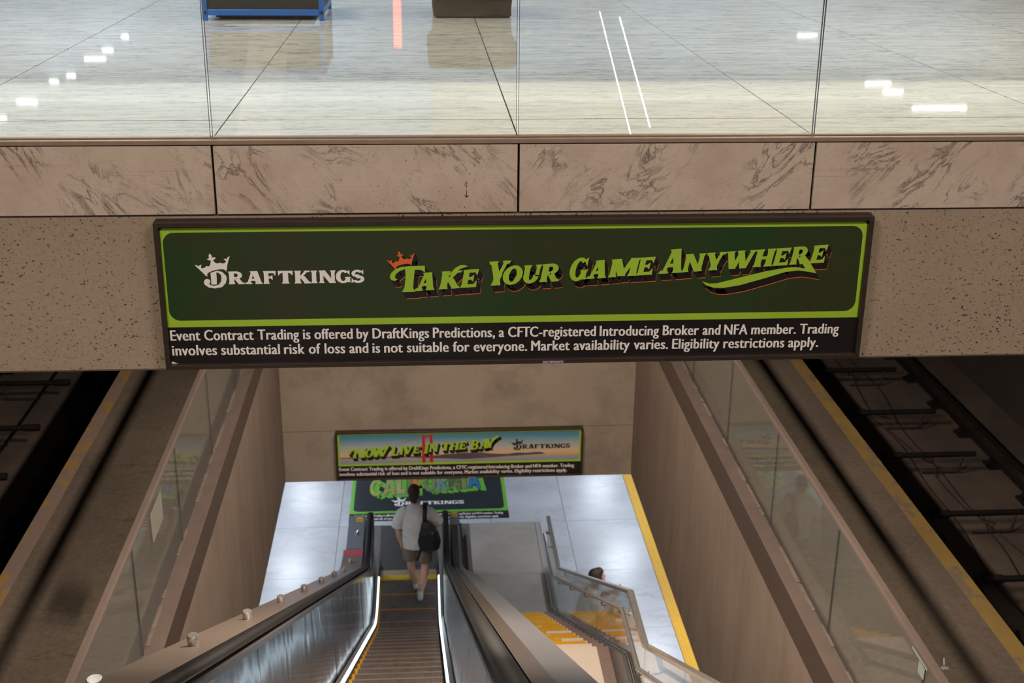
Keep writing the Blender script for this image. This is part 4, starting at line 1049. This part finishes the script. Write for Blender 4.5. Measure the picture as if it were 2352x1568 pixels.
for a, b_ in zip(pan, pan[1:]):
    ys_ = yst(b_+.004, a-.004, 8); vs = []; fs = []
    for y in ys_:
        for (x, z) in ((1.7545, skirt_z(y)+.02), (1.7545, tr_z(y)-.01), (1.7655, tr_z(y)-.01), (1.7655, skirt_z(y)+.02)): vs.append((x, y, z))
    for i in range(len(ys_)-1):
        for q in range(4): fs.append((i*4+q, i*4+(q+1) % 4, (i+1)*4+(q+1) % 4, (i+1)*4+q))
    fs += [(0, 1, 2, 3), tuple((len(ys_)-1)*4+q for q in (3, 2, 1, 0))]
    build(MB().add(vs, fs), 'glass_panel', M['glass_g'], gd)
rl = MB(); vs = []; fs = []
for (y, z) in TR:
    for (x, dz) in ((1.733, -.022), (1.733, .018), (1.787, .018), (1.787, -.022)): vs.append((x, y, z+dz))
for i in range(len(TR)-1):
    for q in range(4): fs.append((i*4+q, (i+1)*4+q, (i+1)*4+(q+1) % 4, i*4+(q+1) % 4))
fs += [(0, 1, 2, 3), (19, 18, 17, 16)]
build(MB().add(vs, fs), 'top_rail', M['steel'], gd, bevel=.004)
HR = [(16.0, -9.02), (14.84, -9.02), (9.36, -6.03), (8.48, -6.03), (5.9, -4.61)]
hp = [(1.75, 16.02, -9.02), (1.70, 16.04, -9.02)]+[(1.66, y, z) for y, z in HR]
build(MB().tube(hp, .021, 14), 'handrail', M['steel'], gd, smooth=True)
def hr_z(y):
    for (a, za), (b_, zb2) in zip(HR, HR[1:]):
        if b_ <= y <= a: return za+(zb2-za)*(a-y)/(a-b_)
for y in (15.75, 14.95, 14.1, 12.9, 11.7, 10.5, 9.5, 9.15, 8.5, 7.4, 6.4):
    z = hr_z(y)
    build(MB().tube([(1.66, y, z-.02), (1.66, y, z-.055), (1.675, y, z-.065), (1.752, y, z-.065)], .008, 8).tube([(1.744, y, z-.065), (1.754, y, z-.065)], .022, 12)
          .tube([(1.66, y-.05, z-.022), (1.66, y+.05, z-.022)], .007, 8), 'rail_bracket', M['steel'], gd, smooth=True)

# ------------------------------------------------------------------ people
def skinify(mb, name, mat, parent, voxel=.010, smooth=3, noise_amp=0, noise_s=20):
    o = build(mb, name, mat, parent)
    m = o.modifiers.new('r', 'REMESH'); m.mode = 'VOXEL'; m.voxel_size = voxel; m.use_smooth_shade = True
    s = o.modifiers.new('s', 'SMOOTH'); s.iterations = smooth; s.factor = .5
    dgp = bpy.context.evaluated_depsgraph_get(); me = bpy.data.meshes.new_from_object(o.evaluated_get(dgp))
    o.modifiers.clear(); old = o.data; o.data = me; me.name = name; bpy.data.meshes.remove(old)
    if not me.materials: me.materials.append(mat)
    if noise_amp:
        for v in me.vertices:
            q = v.co*noise_s; v.co += v.normal*(mnoise.noise(q)*noise_amp+mnoise.noise(q*2.3)*noise_amp*.5)
    me.shade_smooth(); return o
def hand(mb, wr, d, side, palm_n, curl=.5, s=1.0):
    """wrist point, finger direction, thumb-side direction, palm normal"""
    wr, d, side, nn = Vector(wr), Vector(d).normalized(), Vector(side).normalized(), Vector(palm_n).normalized()
    mb.tube([wr, wr+d*.03*s, wr+d*.07*s, wr+d*.095*s], [(.026*s, .020*s), (.036*s, .017*s), (.041*s, .015*s), (.036*s, .012*s)], 10, ref=tuple(side))
    for i, (off, L) in enumerate(((.028, .070), (.010, .078), (-.009, .073), (-.027, .058))):
        p = wr+d*.088*s+side*off*s; pts = [p]; dd = d.copy()
        for q in range(3):
            dd = (dd+nn*curl*.55).normalized(); p = p+dd*L*s/3; pts.append(p)
        mb.tube(pts, [.0088*s, .0085*s, .008*s, .0068*s], 8)
    p = wr+d*.028*s+side*.030*s
    mb.tube([p, p+(d*.5+side*.8+nn*.25).normalized()*.036*s, p+(d*.8+side*.75+nn*.5).normalized()*.066*s], [.0125*s, .0105*s, .008*s], 8)
def head_geo(mb, c, yaw=0, s=1.0, nod=0):
    c = Vector(c); Rm = Matrix.Rotation(yaw, 3, 'Z') @ Matrix.Rotation(-nod, 3, 'X')
    def at(x, y, z): return c + Rm @ Vector((x, y, z))*s
    def ell(p, r): 
        m2 = MB().ell((0, 0, 0), r); mb.add([tuple(p + Rm @ Vector(v)) for v in m2.v], m2.f)
    ell(at(0, -.012, .035), (.077*s, .096*s, .088*s)); ell(at(0, .028, -.035), (.060*s, .066*s, .076*s)); ell(at(0, .052, -.088), (.034*s, .032*s, .026*s))
    ell(at(0, .094, -.022), (.013*s, .020*s, .018*s)); ell(at(0, .088, .002), (.010*s, .013*s, .026*s))
    ell(at(0, .084, -.062), (.024*s, .010*s, .008*s)); ell(at(0, .080, .026), (.046*s, .014*s, .010*s))
    for e in (-1, 1):
        ell(at(e*.078, -.005, -.012), (.009*s, .019*s, .031*s)); ell(at(e*.030, .080, .006), (.014*s, .010*s, .009*s))
    return at
def hair_geo(mb, c, yaw=0, s=1.0, nod=0, nape=.06):
    c = Vector(c); Rm = Matrix.Rotation(yaw, 3, 'Z') @ Matrix.Rotation(-nod, 3, 'X')
    def ell(x, y, z, r): 
        m2 = MB().ell((0, 0, 0), r); mb.add([tuple(c + Rm @ Vector((x*s, y*s, z*s)) + Rm @ Vector(v)) for v in m2.v], m2.f)
    ell(0, -.022, .058, (.088*s, .098*s, .088*s)); ell(0, -.060, -.005, (.076*s, .056*s, .085*s)); ell(0, .040, .082, (.066*s, .060*s, .050*s))
    ell(0, -.075, -.055, (.055*s, .034*s, nape*s))
    for e in (-1, 1): ell(e*.072, .012, .012, (.018*s, .03*s, .045*s))

# --- person on the escalator: seen from behind, walking off the last steps
FZ = ZF
p1 = empty('person', (-.15, 16.02, FZ), 'person in white T-shirt and taupe shorts with black bag stepping off the escalator', 'person')
J = lambda x, y, z: (x, y, FZ+z)
bd = MB()
bd.tube([J(-.17, 16.02, .86), J(-.17, 16.02, .98), J(-.175, 16.02, 1.14), J(-.18, 16.02, 1.32), J(-.185, 16.03, 1.42), J(-.187, 16.035, 1.47)], [(.155, .105), (.16, .108), (.145, .10), (.17, .11), (.15, .09), (.07, .06)], 16, ref=(1, 0, 0))
bd.tube([J(-.187, 16.03, 1.42), J(-.19, 16.045, 1.50), J(-.195, 16.06, 1.58)], [.065, .057, .058], 12)
HC = J(-.198, 16.075, 1.622)
head_geo(bd, HC, 0, 1.0, .12)
# left leg forward, right leg trailing
bd.tube([J(-.255, 16.02, .92), J(-.262, 16.05, .74), J(-.262, 16.10, .50), J(-.255, 16.12, .40), J(-.222, 16.15, .24), J(-.195, 16.185, .10), J(-.190, 16.20, .06)], [.090, .080, .057, .058, .050, .034, .036], 14)
bd.tube([J(-.085, 16.02, .92), J(-.065, 16.01, .74), J(-.055, 16.00, .50), J(-.065, 15.965, .40), J(-.098, 15.925, .24), J(-.128, 15.905, .10), J(-.130, 15.90, .06)], [.090, .080, .058, .060, .052, .035, .037], 14)
for (ax, ay, dy) in ((-.190, 16.20, .16), (-.130, 15.90, .17)):
    bd.tube([J(ax, ay-.035, .045), J(ax-.004, ay+.04, .05), J(ax-.008, ay+dy-.02, .03)], [(.030, .032), (.036, .03), (.035, .018)], 10, ref=(1, 0, 0))
# arms
bd.tube([J(-.34, 16.02, 1.41), J(-.40, 16.00, 1.32), J(-.437, 15.995, 1.14), J(-.425, 16.02, 1.00), J(-.402, 16.05, .875)], [.056, .050, .041, .039, .026], 12)
hand(bd, J(-.400, 16.055, .868), (.12, .12, -1), (-.1, 1, .1), (1, 0, .1), .45)
bd.tube([J(-.03, 16.02, 1.41), J(.06, 16.02, 1.32), J(.13, 16.06, 1.16), J(.09, 16.20, 1.13), J(.03, 16.30, 1.18)], [.056, .050, .041, .038, .026], 12)
hand(bd, J(.025, 16.305, 1.185), (-.6, .5, .5), (-.2, -.2, .9), (-.5, -.8, 0), .9)
skinify(bd, 'body', M['skin'], p1, .0075, 2)
hr = MB(); hair_geo(hr, HC, 0, 1.0, .12, .062); skinify(hr, 'hair', M['hair'], p1, .009, 2, .010, 34)
sh = MB()
sh.tube([J(-.165, 16.02, .815), J(-.168, 16.02, .90), J(-.172, 16.015, 1.02), J(-.178, 16.01, 1.18), J(-.182, 16.015, 1.32), J(-.185, 16.025, 1.41), J(-.187, 16.035, 1.455), J(-.187, 16.04, 1.475)],
        [(.205, .145), (.210, .150), (.205, .145), (.212, .145), (.215, .138), (.175, .115), (.10, .085), (.07, .07)], 24, ref=(1, 0, 0))
sh.tube([J(-.29, 16.02, 1.40), J(-.37, 16.005, 1.345), J(-.420, 15.998, 1.24), J(-.440, 15.995, 1.14)], [.082, .088, .088, .086], 14)
sh.tube([J(-.08, 16.02, 1.40), J(.02, 16.015, 1.345), J(.095, 16.03, 1.25), J(.150, 16.06, 1.17)], [.082, .088, .086, .082], 14)
skinify(sh, 't_shirt', M['shirt'], p1, .010, 3, .006, 9)
so = MB()
so.tube([J(-.17, 16.02, .98), J(-.17, 16.02, .86), J(-.17, 16.02, .80)], [(.165, .125), (.178, .135), (.17, .125)], 20, ref=(1, 0, 0))
so.tube([J(-.258, 16.02, .90), J(-.268, 16.04, .76), J(-.270, 16.07, .60)], [.105, .108, .106], 16)
so.tube([J(-.082, 16.02, .90), J(-.066, 16.01, .76), J(-.058, 16.00, .585)], [.105, .108, .106], 16)
skinify(so, 'shorts', M['shorts'], p1, .010, 3, .004, 12)
for (ax, ay, nm) in ((-.190, 16.20, 0), (-.130, 15.90, 1)):
    sk_ = MB().tube([J(ax, ay-.005, .07), J(ax, ay-.005, .15)], [.043, .041], 12)
    build(sk_, 'sock', M['sock'], p1, smooth=True)
    so_ = MB().tube([J(ax, ay-.055, .03), J(ax, ay-.045, .045), J(ax-.004, ay+.03, .048), J(ax-.010, ay+.12, .038), J(ax-.012, ay+.19, .030), J(ax-.012, ay+.215, .026)], [(.022, .02), (.040, .042), (.046, .045), (.048, .032), (.040, .022), (.02, .012)], 14, ref=(1, 0, 0))
    so_.tube([J(ax, ay-.01, .06), J(ax, ay-.01, .10)], [.046, .045], 12)
    s_ = skinify(so_, 'shoe', M['shoe'], p1, .008, 1)
    build(MB().prism([(ax-.040, ay-.055), (ax+.034, ay-.055), (ax+.042, ay+.05), (ax+.036, ay+.17), (ax+.01, ay+.215), (ax-.034, ay+.215), (ax-.058, ay+.16), (ax-.048, ay+.05)], FZ+.004, FZ+.026, 'z'), 'sole', M['sole'], s_, bevel=.004)

bg = empty('sling_backpack', (.0, 15.84, FZ+.80), 'black backpack slung on the right shoulder of the person in white', 'bag')
bk = MB()
bk.tube([J(-.005, 15.85, .84), J(.005, 15.83, .90), J(.012, 15.825, 1.00), J(.005, 15.83, 1.12), J(-.020, 15.845, 1.22), J(-.045, 15.86, 1.30)], [(.10, .05), (.150, .075), (.165, .085), (.140, .080), (.095, .062), (.05, .035)], 18, ref=(1, 0, 0))
skinify(bk, 'bag_body', M['bag'], bg, .010, 2, .004, 14)
build(MB().tube([J(-.050, 15.875, 1.26), J(-.048, 15.870, 1.36), J(-.045, 15.900, 1.43), J(-.043, 15.98, 1.49), J(-.040, 16.06, 1.485), J(-.03, 16.14, 1.40), J(-.02, 16.175, 1.25)], [(.032, .006)]*7, 8, ref=(1, 0, 0)), 'shoulder_strap', M['bag'], bg, smooth=True)
build(MB().tube([J(-.09, 15.86, .92), J(-.115, 15.855, .84), J(-.145, 15.86, .74), J(-.165, 15.865, .66)], [(.018, .004)]*4, 8, ref=(1, 0, 0)), 'loose_strap', M['bag'], bg, smooth=True)
build(MB().tube([J(-.085, 15.80, .90), J(-.092, 15.79, 1.05), J(-.070, 15.79, 1.18)], .008, 8), 'side_zip', M['phone'], bg, smooth=True)
build(MB().ell(J(.055, 15.755, 1.155), (.011, .006, .013)), 'logo_badge', M['steel'], bg, smooth=True)
build(MB().box(-.02, .07, 15.735, 15.752, FZ+.93, FZ+.99), 'pocket_flap', M['bag'], bg, bevel=.005)

# --- man on a bench behind the stair guard
bn = empty('bench', (2.16, 14.48, ZF), 'low wooden bench beyond the stair guard under the seated person', 'bench')
for k in range(4): build(MB().box(1.90+.001, 2.52, 14.22+.135*k, 14.22+.135*k+.125, ZF+.40, ZF+.445), 'seat_slat', M['wood'], bn, bevel=.004)
for x in (1.94, 2.44):
    for y in (14.26, 14.66): build(MB().box(x, x+.05, y, y+.05, ZF, ZF+.399), 'leg', M['iron'], bn)
p2 = empty('person', (2.12, 14.48, ZF+.445), 'seated person in pale T-shirt behind the stair glass holding up a phone', 'person')
b2_ = MB(); c0 = Vector((2.10, 14.46, ZF+.445))
J2 = lambda x, y, z: tuple(c0+Vector((x, y, z)))
b2_.tube([J2(0, 0, .10), J2(.0, 0, .22), J2(.02, 0, .38), J2(.06, .0, .52), J2(.075, 0, .57)], [(.115, .165), (.105, .15), (.115, .17), (.09, .15), (.06, .08)], 16, ref=(1, 0, 0))
b2_.tube([J2(.07, 0, .54), J2(.095, .0, .62), J2(.115, .0, .68)], [.062, .056, .056], 12)
HC2 = J2(.125, .0, .715)
head_geo(b2_, HC2, -pi/2+.25, 1.0, -.28)
for s in (-1, 1):
    b2_.tube([J2(.0, s*.09, .10), J2(.20, s*.115, .10), J2(.44, s*.13, .08), J2(.47, s*.13, -.05), J2(.45, s*.13, -.25), J2(.44, s*.13, -.40)], [.095, .085, .060, .058, .050, .036], 14)
    b2_.tube([J2(.43, s*.13, -.405), J2(.50, s*.13, -.405), J2(.60, s*.135, -.415)], [(.035, .034), (.042, .034), (.036, .022)], 10, ref=(0, 1, 0))
    b2_.tube([J2(.05, s*.18, .51), J2(.09, s*.22, .42), J2(.16, s*.225, .28), J2(.26, s*.16, .36), J2(.345, s*.07, .45)], [.055, .050, .041, .038, .026], 12)
    hand(b2_, J2(.348, s*.068, .452), (.45, -s*.25, .75), (-.5, -s*.6, .4), (-.3, -s*.9, 0), .6)
skinify(b2_, 'body', M['skin'], p2, .0085, 2)
h2 = MB(); hair_geo(h2, HC2, -pi/2+.25, 1.0, -.28, .04); skinify(h2, 'hair', M['hair'], p2, .009, 2, .006, 34)
t2 = MB()
t2.tube([J2(-.01, 0, .07), J2(-.01, 0, .18), J2(.01, 0, .34), J2(.045, 0, .48), J2(.068, 0, .545), J2(.078, 0, .575)], [(.150, .20), (.145, .19), (.145, .20), (.125, .19), (.085, .12), (.065, .08)], 20, ref=(1, 0, 0))
for s in (-1, 1): t2.tube([J2(.055, s*.12, .51), J2(.075, s*.20, .45), J2(.125, s*.228, .34)], [.078, .082, .078], 14)
skinify(t2, 't_shirt', M['shirt'], p2, .010, 3, .005, 9)
s2_ = MB(); s2_.tube([J2(-.03, 0, .12), J2(-.02, 0, .03)], [(.15, .195), (.15, .20)], 18, ref=(1, 0, 0))
for s in (-1, 1): s2_.tube([J2(-.02, s*.09, .10), J2(.20, s*.115, .10), J2(.36, s*.125, .088)], [.108, .102, .092], 16)
skinify(s2_, 'shorts', M['shorts2'], p2, .010, 3)
for s in (-1, 1):
    q = MB().tube([J2(.40, s*.13, -.40), J2(.44, s*.13, -.395), J2(.52, s*.132, -.400), J2(.62, s*.137, -.415), J2(.645, s*.137, -.42)], [(.03, .03), (.044, .044), (.046, .040), (.038, .024), (.02, .014)], 12, ref=(0, 1, 0))
    skinify(q, 'shoe', M['shoe'], p2, .009, 1)
ph = Vector(J2(.405, 0, .515))
build(MB().prism([(ph.x-.03, ph.z-.065), (ph.x-.022, ph.z-.068), (ph.x+.036, ph.z+.068), (ph.x+.028, ph.z+.071)], ph.y-.037, ph.y+.037, 'y'), 'phone', M['phone'], label='dark phone held up by the seated person', category='phone', bevel=.003)

# ------------------------------------------------------------------ lift everything onto the lower floor
for o in list(SC.objects):
    if o.parent is None: o.location.z += LIFT
